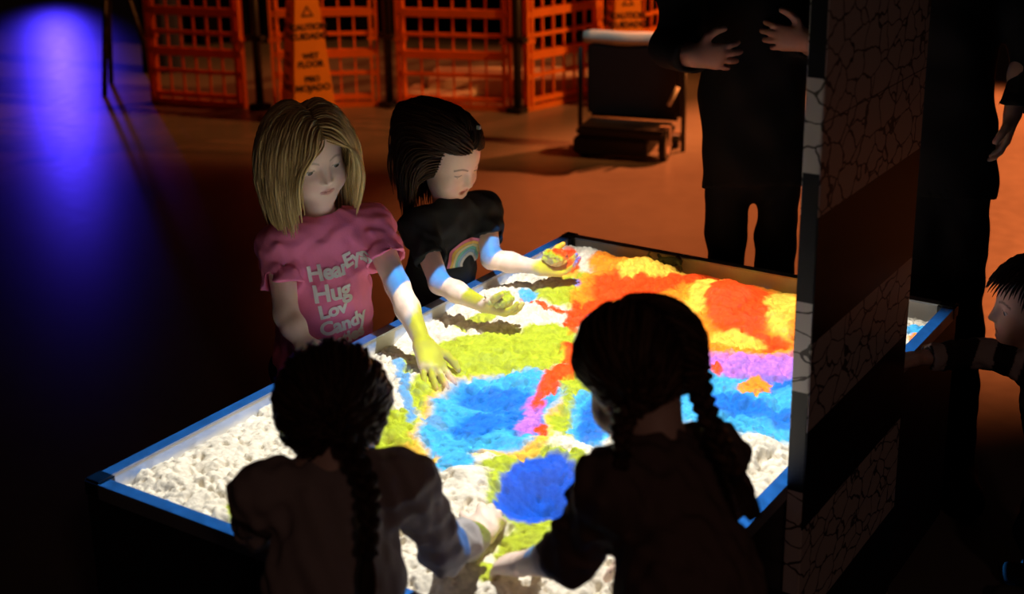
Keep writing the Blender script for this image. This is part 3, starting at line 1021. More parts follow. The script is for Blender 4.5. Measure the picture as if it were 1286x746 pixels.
def braid_mesh(name, path, r, base, lo, hi, turns, seed=0, tail=0.16):
    """three strands plaited along a path, with a loose brush below the tie"""
    path = [Vector(p) for p in path]
    pts = []
    n = 150
    cum = [0.0]
    for a, b in zip(path, path[1:]):
        cum.append(cum[-1] + (b - a).length)
    def at(t):
        s = t * cum[-1]
        for i in range(len(path) - 1):
            if s <= cum[i + 1] or i == len(path) - 2:
                u = (s - cum[i]) / max(cum[i + 1] - cum[i], 1e-9)
                p0 = path[max(i - 1, 0)]; p1 = path[i]; p2 = path[i + 1]; p3 = path[min(i + 2, len(path) - 1)]
                return 0.5 * ((2 * p1) + (p2 - p0) * u + (2 * p0 - 5 * p1 + 4 * p2 - p3) * u * u + (3 * p1 - p0 - 3 * p2 + p3) * u ** 3)
    C = np.array([at(i / (n - 1)) for i in range(n)])
    T = np.gradient(C, axis=0); T /= np.linalg.norm(T, axis=1)[:, None]
    side = nrm(np.cross(T.mean(0), A3(FWD)))
    U = np.cross(T, np.cross(np.tile(side, (n, 1)), T)); U /= np.linalg.norm(U, axis=1)[:, None]
    Wv = np.cross(T, U)
    t = np.linspace(0, 1, n)
    sh = (1 - 0.45 * t)[:, None] * r
    strands = []
    for k in range(3):
        ph = t * turns * 2 * math.pi + k * 2 * math.pi / 3
        strands.append(C + U * (np.cos(ph)[:, None] * sh * 0.95) + Wv * (np.sin(2 * ph)[:, None] * sh * 0.55))
    P = np.stack(strands)
    cut = int(n * (1 - tail))
    sub = []
    cols = []
    rg = np.random.default_rng(seed)
    for k in range(3):
        for q in range(5):
            a = q * 2 * math.pi / 5
            o = (U * math.cos(a) + Wv * math.sin(a)) * sh * 0.36
            sub.append((P[k] + o)[:cut][:: 1])
            cols.append(A3(lo) + (A3(hi) - A3(lo)) * rg.random())
    return locks_mesh(name, np.stack(sub), 0.36 * r, np.array(cols), base, 6, 0.75), C[cut], C[cut:], U[cut:], Wv[cut:], sh[cut:]


# ---------------------------------------------------------------- one person
def person(spec):
    """body is one skin; clothing, hair and eyes are children"""
    s = spec['s']; h = spec['h']
    j = {k: A3(v) for k, v in spec['j'].items()}
    base = A3((j['pelvis'][0], j['pelvis'][1], 0.0))
    tf = nrm(spec['torso_fwd'])
    H = Head(j['head'], spec['head_fwd'], spec['head_up'], spec.get('hs', 1.0))
    F = Field()
    neck_top = H.p(0, -0.014, -0.055)
    mid = (j['shL'] + j['shR']) / 2
    spine = mid - (mid - j['pelvis']) * 0.12
    sq = (tf, 0.74)
    # trunk
    F.cone(j['pelvis'], j['pelvis'] * 0.45 + mid * 0.55, 0.086 * s, 0.078 * s, 0.03, sq)
    F.cone(j['pelvis'] * 0.45 + mid * 0.55, spine, 0.080 * s, 0.072 * s, 0.03, sq)
    F.cone(j['shL'], j['shR'], 0.036 * s, 0.036 * s, 0.03)
    F.cone(mid + (neck_top - mid) * -0.1, neck_top, 0.036 * s, 0.030 * spec.get('hs', 1.0) * (s ** 0.5), 0.03)
    for sd in ('L', 'R'):
        F.cone(j['sh' + sd], j['el' + sd], 0.033 * s, 0.026 * s, 0.02)
        F.cone(j['el' + sd], j['el' + sd] * 0.6 + j['wr' + sd] * 0.4, 0.0265 * s, 0.0265 * s, 0.012)
        F.cone(j['el' + sd] * 0.6 + j['wr' + sd] * 0.4, j['wr' + sd], 0.0265 * s, 0.0175 * s, 0.012)
        if 'hip' + sd in j:
            ls = spec.get('ls', s)
            F.cone(j['hip' + sd], j['kn' + sd], 0.058 * ls, 0.040 * ls, 0.03)
            F.cone(j['kn' + sd], j['an' + sd], 0.041 * ls, 0.026 * ls, 0.02)
            ft = nrm(spec.get('foot_fwd', tf))
            F.cone(j['an' + sd] + A3((0, 0, -0.01)), j['an' + sd] + ft * 0.08 * s - A3((0, 0, j['an' + sd][2] - 0.028)), 0.026 * s, 0.02 * s, 0.02)
        hd = spec['hand' + sd]
        hand(F, j['wr' + sd], hd['d'], hd['n'], hd['th'], hd.get('s', s), hd.get('curl', (0.3, 0.3, 0.35, 0.4)), hd.get('spread', 0.1), hd.get('thumb', 0.5), hd.get('grip', 0.25))
    H.build(F, spec.get('lids', (-0.62, 0.10)), spec.get('mouth', 0.0), spec.get('face', True))
    v, q = F.mesh(h)
    v = relax(v, q, 1, 0.4)
    col = H.color(v, spec['skin'], spec['brow'], spec.get('lip', (0.62, 0.24, 0.22)))
    P = obj('person', np_mesh('person', v - base, q, col), M['skin'], None, base)
    tag(P, spec['label'], 'person')
    if spec.get('face', True):
        for me in H.eye_meshes(spec.get('gaze', H.f), base, spec.get('iris', (0.12, 0.16, 0.2))):
            obj('eye', me, M['eye'], P)
    return P, H, j, base, tf, mid


def garment(P, name, F, h, base, color, rel=1):
    v, q = F.mesh(h)
    if rel: v = relax(v, q, rel, 0.5)
    c = color(v) if callable(color) else np.tile(A3(color), (len(v), 1))
    return obj(name, np_mesh(name, v - base, q, c), M['cloth'], P)


def shirt(P, j, tf, mid, base, s, color, sleeve, h, hem, name='shirt', wr=(0.004, 55, 3), loose=1.0, cuff=None, neck=None, flare=1.0, low=0.30):
    """sleeve: fraction of the arm covered, 0..1 upper arm, 1..2 forearm. hem: trunk fraction of the bottom edge below the pelvis"""
    F = Field()
    sq = (tf, 0.78)
    pel, up = j['pelvis'], nrm(mid - j['pelvis'])
    bottom = pel - up * low * s * 0.3
    m2 = pel * 0.45 + mid * 0.55
    # sleeves first, each trimmed and hollowed at its cuff, then the trunk
    for sd in ('L', 'R'):
        a, b, c = j['sh' + sd], j['el' + sd], j['wr' + sd]
        if sleeve <= 1:
            e = a + (b - a) * sleeve; d = nrm(b - a); rr = 0.037 * s * loose
            F.cone(a, e + d * 0.01, 0.041 * s, 0.046 * s * loose, 0.02)
        else:
            e = b + (c - b) * (sleeve - 1); d = nrm(c - b); rr = 0.026 * s
            F.cone(a, b, 0.041 * s, 0.036 * s, 0.02)
            F.cone(b, e + d * 0.01, 0.037 * s, 0.031 * s, 0.02)
            for q in range(4):        # gathers above the cuff
                g = e - d * (0.012 + 0.019 * q) * s
                F.cone(g, g + A3((0.002, 0.003, 0.001)), (0.0315 + 0.0012 * q) * s, (0.0315 + 0.0012 * q) * s, 0.006)
        F.wrinkle(wr[0] * 0.6, wr[1] * 1.2, wr[2] + (5 if sd == 'L' else 6))
        F.cut(e, d, 0.085 * s)
        F.cone(e - d * 0.018, e + d * 0.03, rr * 0.97, rr, 0.0, sub=True)
    F.cone(bottom - up * 0.02, m2, 0.112 * s * loose * flare, 0.094 * s * loose, 0.03, sq)
    F.cone(m2, mid - up * 0.045 * s, 0.094 * s * loose, 0.080 * s * loose, 0.03, sq)
    F.cone(j['shL'] - A3((0, 0, 0.006)), j['shR'] - A3((0, 0, 0.006)), 0.041 * s, 0.041 * s, 0.035)
    for sd in ('L', 'R'):
        F.cone(mid + up * 0.028 * s, j['sh' + sd] - up * 0.004, 0.032 * s, 0.036 * s, 0.03)
    F.wrinkle(wr[0], wr[1], wr[2])
    F.cut(bottom, -up, 0.16 * s * loose)
    F.cone(bottom - up * 0.05, bottom + up * 0.02, 0.100 * s * loose * flare, 0.096 * s * loose * flare, 0.0, sq, sub=True)
    if neck is not None:
        F.ell(neck[0], neck[1], neck[2] if len(neck) > 2 else None, 0.004, True)
    return garment(P, name, F, h, base, color)


def trousers(P, j, tf, base, s, color, h, name='trousers', top=0.06, lw=1.0):
    F = Field()
    up = nrm((j['shL'] + j['shR']) / 2 - j['pelvis'])
    F.cone(j['pelvis'] + up * top, j['pelvis'] - up * 0.02, 0.092 * s, 0.098 * s, 0.03, (tf, 0.8))
    for sd in ('L', 'R'):
        F.cone(j['hip' + sd], j['kn' + sd], 0.070 * s * lw, 0.054 * s * lw, 0.03)
        F.cone(j['kn' + sd], j['an' + sd], 0.054 * s * lw, 0.046 * s * lw, 0.03)
    F.wrinkle(0.004, 40, 8)
    for sd in ('L', 'R'):
        F.cut(j['an' + sd] + A3((0, 0, 0.012)), j['an' + sd] - j['kn' + sd], 0.08 * s)
    return garment(P, name, F, h, base, color)


def shoes(P, j, tf, base, s, color, h):
    for sd in ('L', 'R'):
        F = Field()
        a = j['an' + sd]; f = nrm(A3((tf[0], tf[1], 0)))
        F.cone(a, A3((a[0], a[1], 0.045 * s)), 0.036 * s, 0.042 * s, 0.02)
        F.cone(A3((a[0], a[1], 0.038 * s)) - f * 0.015 * s, A3((a[0], a[1], 0.032 * s)) + f * 0.10 * s, 0.038 * s, 0.034 * s, 0.02)
        F.cut(A3((a[0], a[1], 0.001)) + f * 0.05 * s, (0, 0, -1), 0.3)
        garment(P, 'shoe', F, h, base, color)


def legs(j, tf, s, knee_bend=0.02, width=0.052, ground=0.055):
    """standing legs below a pelvis"""
    left = np.cross([0, 0, 1], tf)
    pel = A3(j['pelvis'])
    foot_c = A3(j.get('feet', (pel[0], pel[1], 0)))
    for sd, sg in (('L', 1), ('R', -1)):
        j['hip' + sd] = pel + left * sg * width * s - A3((0, 0, 0.02 * s))
        an = foot_c + left * sg * (width + 0.012) * s; an[2] = ground * s
        j['an' + sd] = an
        j['kn' + sd] = (j['hip' + sd] + an) / 2 + tf * knee_bend
    return j


def facing(deg, down=0.0):
    a = math.radians(deg); d = math.radians(down)
    return A3((math.cos(a) * math.cos(d), math.sin(a) * math.cos(d), -math.sin(d)))


def up_of(fwd, roll_deg):
    l = nrm(np.cross([0, 0, 1], fwd)); u = np.cross(fwd, l); r = math.radians(roll_deg)
    return u * math.cos(r) + l * math.sin(r)


# ---------------------------------------------------------------- prints that follow a garment
def lay_on(me_flat, target, origin, right, up, normal, parent, name, mat, lift=0.0030, base=None):
    """lay a flat mesh (x,y) on the garment by casting along -normal"""
    tm = target.data
    co = np.zeros(len(tm.vertices) * 3, np.float32); tm.vertices.foreach_get('co', co)
    co = co.reshape(-1, 3) + base
    li = np.zeros(len(tm.loops), np.int32); tm.loops.foreach_get('vertex_index', li)
    sel = np.linalg.norm(co - A3(origin), axis=1) < 0.22
    fq = li.reshape(-1, 4); fq = fq[sel[fq].all(1)]
    tree = BVHTree.FromPolygons([Vector(c) for c in co], fq.tolist())
    O, Rr, U, Nn = Vector(origin), Vector(right), Vector(up), Vector(normal)
    for v in me_flat.vertices:
        p = O + Rr * v.co.x + U * v.co.y + Nn * 0.25
        hit, nn, _, _ = tree.ray_cast(p, -Nn)
        if hit is None:
            hit = O + Rr * v.co.x + U * v.co.y; nn = Nn
        if nn.dot(Nn) < 0: nn = -nn
        v.co = hit + (nn * 0.4 + Nn * 0.6) * (lift + v.co.z) - Vector(base)
    return obj(name, me_flat, mat, parent)


def text_mesh(body, size, fat=0.0, shear=0.0, spacing=1.0):
    cu = bpy.data.curves.new('lettering', 'FONT')
    cu.body = body; cu.size = size; cu.offset = fat; cu.shear = shear; cu.space_character = spacing
    cu.align_x = 'LEFT'; cu.fill_mode = 'FRONT'; cu.resolution_u = 4
    o = bpy.data.objects.new('lettering', cu); COL.objects.link(o)
    dg = bpy.context.evaluated_depsgraph_get()
    me = bpy.data.meshes.new_from_object(o.evaluated_get(dg))
    bpy.data.objects.remove(o)
    me.materials.clear()
    bm = bmesh.new(); bm.from_mesh(me)
    bmesh.ops.triangulate(bm, faces=bm.faces)
    bmesh.ops.subdivide_edges(bm, edges=[e for e in bm.edges if e.calc_length() > size * 0.12], cuts=2)
    bmesh.ops.triangulate(bm, faces=bm.faces)
    bm.to_mesh(me); bm.free()
    return me


def xf_mesh(me, ang, dx, dy):
    c, s_ = math.cos(ang), math.sin(ang)
    for v in me.vertices:
        x, y = v.co.x, v.co.y
        v.co = (c * x - s_ * y + dx, s_ * x + c * y + dy, 0)
    return me

# ================================================================== the people
# ---- girl in the pink shirt
pk = dict(head=(-0.660, -0.040, 0.974), shR=(-0.697, -0.114, 0.784), shL=(-0.580, 0.059, 0.802), pelvis=(-0.652, -0.040, 0.505),
          elL=(-0.470, 0.008, 0.693), wrL=(-0.345, -0.070, 0.609), elR=(-0.628, -0.180, 0.655), wrR=(-0.565, -0.196, 0.605))
tf = facing(-34)
legs(pk, tf, 1.0)
hf = facing(-24, 14)
P, H, j, base, tf, mid = person(dict(
    label='girl with blond bob in pink lettered shirt, one hand in the sand', s=1.0, h=0.0026, j=pk, torso_fwd=tf, head_fwd=hf, head_up=up_of(hf, -9),
    hs=1.0, skin=(0.88, 0.67, 0.56), brow=(0.40, 0.28, 0.17), lip=(0.68, 0.30, 0.27), lids=(-0.92, 0.10), gaze=facing(-16, 30), iris=(0.05, 0.05, 0.045),
    handL=dict(d=(0.66, -0.40, -0.50), n=(-0.40, 0.2, -0.8), th=(0.35, 0.85, 0.1), curl=(0.05, 0.02, 0.05, 0.08), spread=0.16, thumb=0.6, grip=0.1),
    handR=dict(d=(0.93, -0.25, -0.22), n=(-0.2, 0, -0.9), th=(0.1, 0.9, 0.2), curl=(0.25, 0.25, 0.3, 0.3), spread=0.1)))
nk = (H.p(0, 0.012, -0.118), (0.052, 0.060, 0.046), np.stack([np.cross([0, 0, 1], tf), tf, A3((0, 0, 1))], 1))
sh = shirt(P, j, tf, mid, base, 1.0, (1.0, 0.27, 0.50), 0.60, 0.0030, 0, wr=(0.0030, 105, 4), loose=1.06, flare=1.05, neck=nk, low=0.22)
trousers(P, j, tf, base, 1.0, (0.02, 0.02, 0.025), 0.006)
shoes(P, j, tf, base, 1.0, (0.3, 0.3, 0.32), 0.006)
O = A3((-0.567, -0.078, 0.700)); rt = np.cross([0, 0, 1], tf)
for body, size, ang, dx, dy in (('Hear', 0.0465, 0.10, -0.0590, 0.012), ('Eys', 0.044, 0.26, 0.0250, 0.031), ('Hug', 0.052, 0.08, -0.052, -0.034),
                                ('Lov', 0.044, 0.16, -0.042, -0.073), ('Candy', 0.044, 0.17, -0.040, -0.114), ('Besties', 0.040, 0.20, -0.045, -0.150)):
    me = xf_mesh(text_mesh(body, size, 0.0018, 0.0, 0.96), ang, dx, dy)
    lay_on(me, sh, O, rt, (0, 0, 1), tf, sh, 'lettering', M['print'], base=base)

keep = lambda d: ~((d[:, 1] > 0.40) & (d[:, 2] < 0.50 - 0.25 * np.abs(d[:, 0]))) & (d[:, 2] > -0.72)
def blond_hair():
    d, roots = scalp_roots(H, 2300, keep)
    n = len(d)
    part = 0.16
    sgn = np.where(d[:, 0] + rng.normal(size=n) * 0.03 > part, 1.0, -1.0)
    crown = np.clip((d[:, 2] - 0.1) / 0.9, 0, 1)
    tl = np.stack([sgn * (0.9 * crown + 0.15), 0.10 + 0 * crown - 0.35 * (d[:, 1] < 0), -0.1 - 0.9 * (1 - crown)], 1)
    tl -= d * np.sum(tl * d, 1)[:, None]
    D = tl @ H.R.T
    D /= np.linalg.norm(D, axis=1)[:, None]
    tors = [((j['shL'] + j['shR']) / 2 - A3((0, 0, 0.035)), np.stack([rt, tf, A3((0, 0, 1))], 1), A3((0.135, 0.066, 0.052)))]
    cols = head_cols(H, 0.004) + tors
    neckc = H.p(0, -0.015, -0.10)
    def coh(Pp, t):
        q = H.loc(Pp)
        # hair parts around the face
        w = np.clip((q[:, 1] - 0.02) / 0.03, 0, 1) * np.clip((0.056 - np.abs(q[:, 0])) / 0.02, 0, 1) * np.clip((0.075 - q[:, 2]) / 0.02, 0, 1)
        o = (sgn * w * 0.9)[:, None] * H.l[None]
        if t > 0.5:
            v = neckc - Pp; v[:, 2] = 0
            o = o + v * 2.2 * t
        return o
    paths = grow(roots, D, 17, 0.0128, 0.55, cols, 0.004 + 0.006 * rng.random(n), 0.05, 3, coh)
    # thinner layer widths: lengths vary
    K = paths.shape[1]
    ln = 0.80 + 0.20 * rng.random(n)
    tt = np.linspace(0, 1, K)
    ii = ln[:, None] * tt[None] * (K - 1)
    i0 = np.clip(np.floor(ii).astype(int), 0, K - 2); fr = (ii - i0)[..., None]
    a = np.arange(n)[:, None]
    paths = paths[a, i0] * (1 - fr) + paths[a, i0 + 1] * fr
    return locks_mesh('hair', paths, 0.0020 + 0.0014 * rng.random(n), hair_colors(n, (0.42, 0.29, 0.11), (0.85, 0.66, 0.32), 5), base, 4, 0.2)
hr = obj('hair', blond_hair(), M['hair'], P)
obj('hair_base', cap_mesh('hair_base', H, lambda d: keep(d) & (d[:, 2] > -0.5), (0.30, 0.20, 0.08), base, 0.002), M['hair'], hr)

# ---- girl in the dark shirt with the rainbow
dk = dict(head=(-0.583, 0.368, 0.888), shR=(-0.607, 0.270, 0.735), shL=(-0.548, 0.458, 0.742), pelvis=(-0.640, 0.345, 0.450),
          elR=(-0.492, 0.192, 0.637), wrR=(-0.362, 0.180, 0.613), elL=(-0.482, 0.392, 0.640), wrL=(-0.384, 0.450, 0.618))
tf = facing(-17)
legs(dk, tf, 0.92)
hf = facing(-6, 30)
P, H, j, base, tf, mid = person(dict(
    label='dark-haired girl in black shirt with rainbow print holding sand in both hands', s=0.92, h=0.0026, j=dk, torso_fwd=tf, head_fwd=hf, head_up=up_of(hf, -4),
    hs=0.96, skin=(0.90, 0.70, 0.59), brow=(0.10, 0.06, 0.04), lip=(0.66, 0.20, 0.18), lids=(-0.85, -0.28), gaze=facing(0, 55), iris=(0.05, 0.03, 0.02), mouth=0.005,
    handR=dict(d=(0.96, 0.06, -0.12), n=(0, 0, 1), th=(0.1, -0.9, 0.35), curl=(0.42, 0.45, 0.5, 0.5), spread=0.05, thumb=0.55, grip=0.5, s=0.95),
    handL=dict(d=(0.74, 0.62, -0.12), n=(0, 0, 1), th=(-0.5, 0.7, 0.35), curl=(0.42, 0.45, 0.5, 0.5), spread=0.05, thumb=0.55, grip=0.5, s=0.95)))
rt = np.cross([0, 0, 1], tf)
nk = (H.p(0, 0.016, -0.112), (0.052, 0.062, 0.042), np.stack([rt, tf, A3((0, 0, 1))], 1))
sh = shirt(P, j, tf, mid, base, 0.92, (0.028, 0.033, 0.034), 0.62, 0.0035, 0, wr=(0.0032, 110, 9), loose=1.0, flare=1.0, neck=nk, low=0.2)
trousers(P, j, tf, base, 0.92, (0.02, 0.02, 0.03), 0.006)
shoes(P, j, tf, base, 0.92, (0.2, 0.2, 0.22), 0.006)
for k, c in enumerate(((0.80, 0.28, 0.42), (0.85, 0.60, 0.15), (0.75, 0.72, 0.42), (0.22, 0.62, 0.52), (0.30, 0.52, 0.72), (0.70, 0.72, 0.70))):
    bm = bmesh.new(); prev = None
    r1 = 0.066 - k * 0.0072; r0 = r1 - 0.0068
    for q in range(41):
        a = math.pi * (0.02 + 0.96 * q / 40)
        cur = [bm.verts.new((math.cos(a) * r0, math.sin(a) * r0 * 1.05, 0)), bm.verts.new((math.cos(a) * r1, math.sin(a) * r1 * 1.05, 0))]
        if prev: bm.faces.new((prev[0], cur[0], cur[1], prev[1]))
        prev = cur
    me = bm_mesh('rainbow_stripe', bm)
    lay_on(me, sh, (-0.509, 0.335, 0.625) + rt * 0.022, rt, (0, 0, 1), tf, sh, 'rainbow_stripe', material('rainbow_ink', c, 0.8, vary=0.05, spec=0.2), base=base)

keep = lambda d: ~((d[:, 1] > 0.46) & (d[:, 2] < 0.52 - 0.2 * np.abs(d[:, 0]))) & (d[:, 2] > -0.72)
def dark_hair():
    d, roots = scalp_roots(H, 2200, keep)
    n = len(d)
    sgn = np.where(d[:, 0] + rng.normal(size=n) * 0.05 > 0.0, 1.0, -1.0)
    crown = np.clip((d[:, 2] - 0.1) / 0.9, 0, 1)
    tl = np.stack([sgn * (0.25 + 0.35 * crown), -0.9 + 0 * crown, -0.5 * (1 - crown)], 1)
    tl -= d * np.sum(tl * d, 1)[:, None]
    D = tl @ H.R.T
    D /= np.linalg.norm(D, axis=1)[:, None]
    tors = [((j['shL'] + j['shR']) / 2 - A3((0, 0, 0.035)), np.stack([rt, tf, A3((0, 0, 1))], 1), A3((0.128, 0.064, 0.050)))]
    cols = head_cols(H, 0.004) + tors
    def coh(Pp, t):
        q = H.loc(Pp)
        w = np.clip((q[:, 1] - 0.0) / 0.03, 0, 1) * np.clip((0.060 - np.abs(q[:, 0])) / 0.02, 0, 1) * np.clip((0.08 - q[:, 2]) / 0.02, 0, 1)
        o = (sgn * w * 0.9)[:, None] * H.l[None] - (w * 0.9)[:, None] * H.f[None]
        back = np.clip((q[:, 1] - 0.008) / 0.03, 0, 1) * np.clip((0.085 - q[:, 2]) / 0.03, 0, 1)
        o -= (back * 1.3)[:, None] * H.f[None]
        if t < 0.5:
            o -= (0.80 * np.clip((q[:, 2] - 0.02) / 0.05, 0, 1))[:, None] * H.f[None]
        nv = H.p(0, -0.03, -0.09) - Pp; nv[:, 2] = 0
        return o + nv * (0.8 if t > 0.4 else 0) + rng.normal(size=Pp.shape) * 0.05
    paths = grow(roots, D, 17, 0.0128, 0.50, cols, 0.005, 0.10, 4, coh)
    K = paths.shape[1]
    ln = 0.70 + 0.30 * rng.random(n); tt = np.linspace(0, 1, K); ii = ln[:, None] * tt[None] * (K - 1)
    i0 = np.clip(np.floor(ii).astype(int), 0, K - 2); fr = (ii - i0)[..., None]; a = np.arange(n)[:, None]
    paths = paths[a, i0] * (1 - fr) + paths[a, i0 + 1] * fr
    return locks_mesh('hair', paths, 0.0020 + 0.0014 * rng.random(n), hair_colors(n, (0.018, 0.010, 0.007), (0.07, 0.04, 0.022), 6), base, 4, 0.2)
hr = obj('hair', dark_hair(), M['hair'], P)
obj('hair_base', cap_mesh('hair_base', H, lambda d: keep(d) & (d[:, 2] > -0.5), (0.02, 0.012, 0.008), base, 0.002), M['hair'], hr)
cp = H.p(0.028, 0.03, 0.112)
obj('hair_clip', box_mesh('hair_clip', tuple(cp - base - 0.0045), tuple(cp - base + 0.0045), 0.001), M['clip'], hr)


def handful(center, r, seed, label):
    rg = np.random.default_rng(seed)
    F = Field()
    c = A3(center)
    F.ell(c, (r, r * 0.95, r * 0.62), None, 0.006)
    for q in range(26):
        d = nrm(rg.normal(size=3)); d[2] = abs(d[2]) * 0.9
        F.ell(c + d * A3((r, r, r * 0.7)) * (0.75 + 0.3 * rg.random()), r * (0.16 + 0.16 * rg.random()), None, 0.004)
    F.wrinkle(0.0018, 420, seed)
    v, q = F.mesh(0.0024)
    o = obj('sand_handful', np_mesh('sand_handful', v - c, q), sm, None, c)
    tag(o, label, 'sand', 'handfuls of sand')


handful((-0.316, 0.181, 0.634), 0.030, 2, 'handful of sand lit green in the rainbow girl\'s right palm nearer the camera')
handful((-0.352, 0.478, 0.640), 0.031, 5, 'handful of sand lit red in the rainbow girl\'s left palm near the far end')

# ---- girl seen from behind at the near end, braid down her back
lf = dict(head=(0.100, -0.870, 0.868), shL=(0.052, -0.968, 0.787), shR=(0.198, -0.836, 0.786), pelvis=(0.190, -1.000, 0.530),
          elL=(0.000, -0.930, 0.700), wrL=(0.020, -0.795, 0.620), elR=(0.212, -0.763, 0.645), wrR=(0.178, -0.618, 0.585))
tf = facing(133)
legs(lf, tf, 1.0)
hf = facing(118, 34)
P, H, j, base, tf, mid = person(dict(
    label='girl seen from behind at near end, dark hair in one braid, grey long-sleeved top', s=0.92, h=0.0038, j=lf, torso_fwd=tf, head_fwd=hf, head_up=up_of(hf, 0),
    hs=0.92, skin=(0.88, 0.67, 0.56), brow=(0.08, 0.05, 0.03),
    handR=dict(d=(-0.25, 0.92, 0.12), n=(-0.25, -0.1, -0.9), th=(-0.85, -0.25, 0.35), curl=(0.42, 0.46, 0.50, 0.55), spread=0.13, thumb=0.5, grip=0.35, s=0.92),
    handL=dict(d=(0.1, 0.9, -0.5), n=(0, -0.3, -0.9), th=(0.9, 0, 0), curl=(0.3, 0.3, 0.3, 0.3), s=0.95)))
shirt(P, j, tf, mid, base, 0.92, (0.40, 0.37, 0.37), 1.70, 0.004, 0, wr=(0.0036, 120, 12), loose=1.04, low=0.2, flare=1.12)
trousers(P, j, tf, base, 1.0, (0.03, 0.03, 0.05), 0.006)
shoes(P, j, tf, base, 1.0, (0.3, 0.25, 0.25), 0.006)


def gathered(H, n0, keepf, targets, seed, lo, hi, base, puff=0.012, bumpy=0.0, r=0.0026):
    """hair combed over the skull to one or two gathering points"""
    rg = np.random.default_rng(seed)
    d, _ = scalp_roots(H, n0, keepf)
    n = len(d)
    T = np.array(targets); T = T / np.linalg.norm(T, axis=1)[:, None]
    if len(T) == 2:
        which = np.where(d[:, 0] > 0.0, 0, 1)
    else:
        which = np.zeros(n, int)
    tg = T[which] + rg.normal(size=(n, 3)) * 0.07
    K = 15
    t = np.linspace(0, 1, K)[None, :, None]
    p = d[:, None] * (1 - t) + tg[:, None] * t
    p /= np.linalg.norm(p, axis=2)[..., None]
    lift = puff * np.sin(np.clip(t, 0, 1) * math.pi) * (0.4 + 0.9 * rg.random((n, 1, 1))) + 0.003 + bumpy * np.sin(t * 14 + rg.random((n, 1, 1)) * 2)
    loc = p * (A3((0.072, 0.088, 0.078)) + lift) + A3((0, -0.012, 0.028))
    W = H.c + (loc * H.s) @ H.R.T
    return locks_mesh('hair', W, r * (0.7 + 0.6 * rg.random(n)), hair_colors(n, lo, hi, seed), base, 4, 0.5)


def tie_and_tail(hr, end, Ct, Ut, Wt, sh_, base, lo, hi, seed, flare=1.4):
    rg = np.random.default_rng(seed)
    bm = bmesh.new()
    bmesh.ops.create_uvsphere(bm, u_segments=14, v_segments=9, radius=0.0095)
    bmesh.ops.translate(bm, verts=bm.verts, vec=Vector(end - base))
    obj('hair_tie', bm_mesh('hair_tie', bm, True), M['hair_tie'], hr)
    n = 70; K = len(Ct)
    a = rg.random(n) * 6.28; rr = np.sqrt(rg.random(n))
    prof = (0.45 + flare * np.sin(np.linspace(0, 2.6, K)))[None, :, None]
    o = (Ut[None] * np.cos(a)[:, None, None] + Wt[None] * np.sin(a)[:, None, None]) * rr[:, None, None] * sh_[None] * prof
    W = Ct[None] + o
    W = W[:, :: max(1, K // 10)]
    obj('braid_tail', locks_mesh('braid_tail', W, 0.0018, hair_colors(n, lo, hi, seed), base, 4, 0.3), M['hair'], hr)


lo, hi = (0.030, 0.018, 0.012), (0.10, 0.06, 0.035)
keep = lambda d: ~((d[:, 1] > 0.45) & (d[:, 2] < 0.5)) & (d[:, 2] > -0.8)
hr = obj('hair', gathered(H, 1900, keep, [(-0.30, -0.80, -0.55)], 21, lo, hi, base, 0.014, 0.003), M['hair'], P)
obj('hair_base', cap_mesh('hair_base', H, lambda d: keep(d) & (d[:, 2] > -0.7), lo, base, 0.003), M['hair'], hr)
rootp = H.p(-0.026, -0.086, -0.022)
b_, end, Ct, Ut, Wt, sh_ = braid_mesh('braid', [rootp, (0.205, -0.930, 0.832), (0.236, -0.962, 0.795), (0.254, -0.990, 0.745), (0.262, -1.004, 0.700)], 0.0125, base, lo, hi, 4.0, 3, 0.26)
br = obj('braid', b_, M['hair'], hr)
tie_and_tail(hr, end, Ct, Ut, Wt, sh_, base, lo, hi, 4, 1.0)

# ---- girl seen from behind at the right, two braids
rg_ = dict(head=(0.503, -0.700, 0.967), shL=(0.529, -0.822, 0.866), shR=(0.587, -0.648, 0.848), pelvis=(0.715, -0.865, 0.580),
           elL=(0.450, -0.790, 0.724), wrL=(0.312, -0.700, 0.618), elR=(0.560, -0.585, 0.730), wrR=(0.480, -0.600, 0.640))
tf = facing(162)
legs(rg_, facing(140), 1.0)
hf = facing(160, 26)
P, H, j, base, tf, mid = person(dict(
    label='girl seen from behind beside the upright board, two braids, brown three-quarter sleeves', s=1.0, h=0.0038, j=rg_, torso_fwd=tf, head_fwd=hf, head_up=up_of(hf, 0),
    hs=0.95, skin=(0.88, 0.67, 0.56), brow=(0.14, 0.09, 0.06), gaze=facing(165, 40),
    handL=dict(d=(-0.85, 0.45, -0.45), n=(-0.2, -0.2, -0.9), th=(0.35, 0.8, 0.1), curl=(0.25, 0.3, 0.35, 0.4), spread=0.08, s=1.0),
    handR=dict(d=(-0.7, 0.4, -0.5), n=(0, 0, -1), th=(-0.5, -0.6, 0), curl=(0.3, 0.3, 0.3, 0.3), s=1.0)))
shirt(P, j, tf, mid, base, 1.0, (0.17, 0.125, 0.11), 1.24, 0.004, 0, wr=(0.0036, 115, 15), loose=1.04, low=0.2, flare=1.12)
trousers(P, j, tf, base, 1.0, (0.03, 0.03, 0.05), 0.006)
shoes(P, j, tf, base, 1.08, (0.3, 0.25, 0.25), 0.006)
lo, hi = (0.040, 0.022, 0.015), (0.16, 0.095, 0.055)
keep = lambda d: ~((d[:, 1] > 0.45) & (d[:, 2] < 0.5)) & (d[:, 2] > -0.8)
hr = obj('hair', gathered(H, 2000, keep, [(0.72, -0.42, -0.62), (-0.78, -0.50, -0.42)], 31, lo, hi, base, 0.012, 0.002), M['hair'], P)
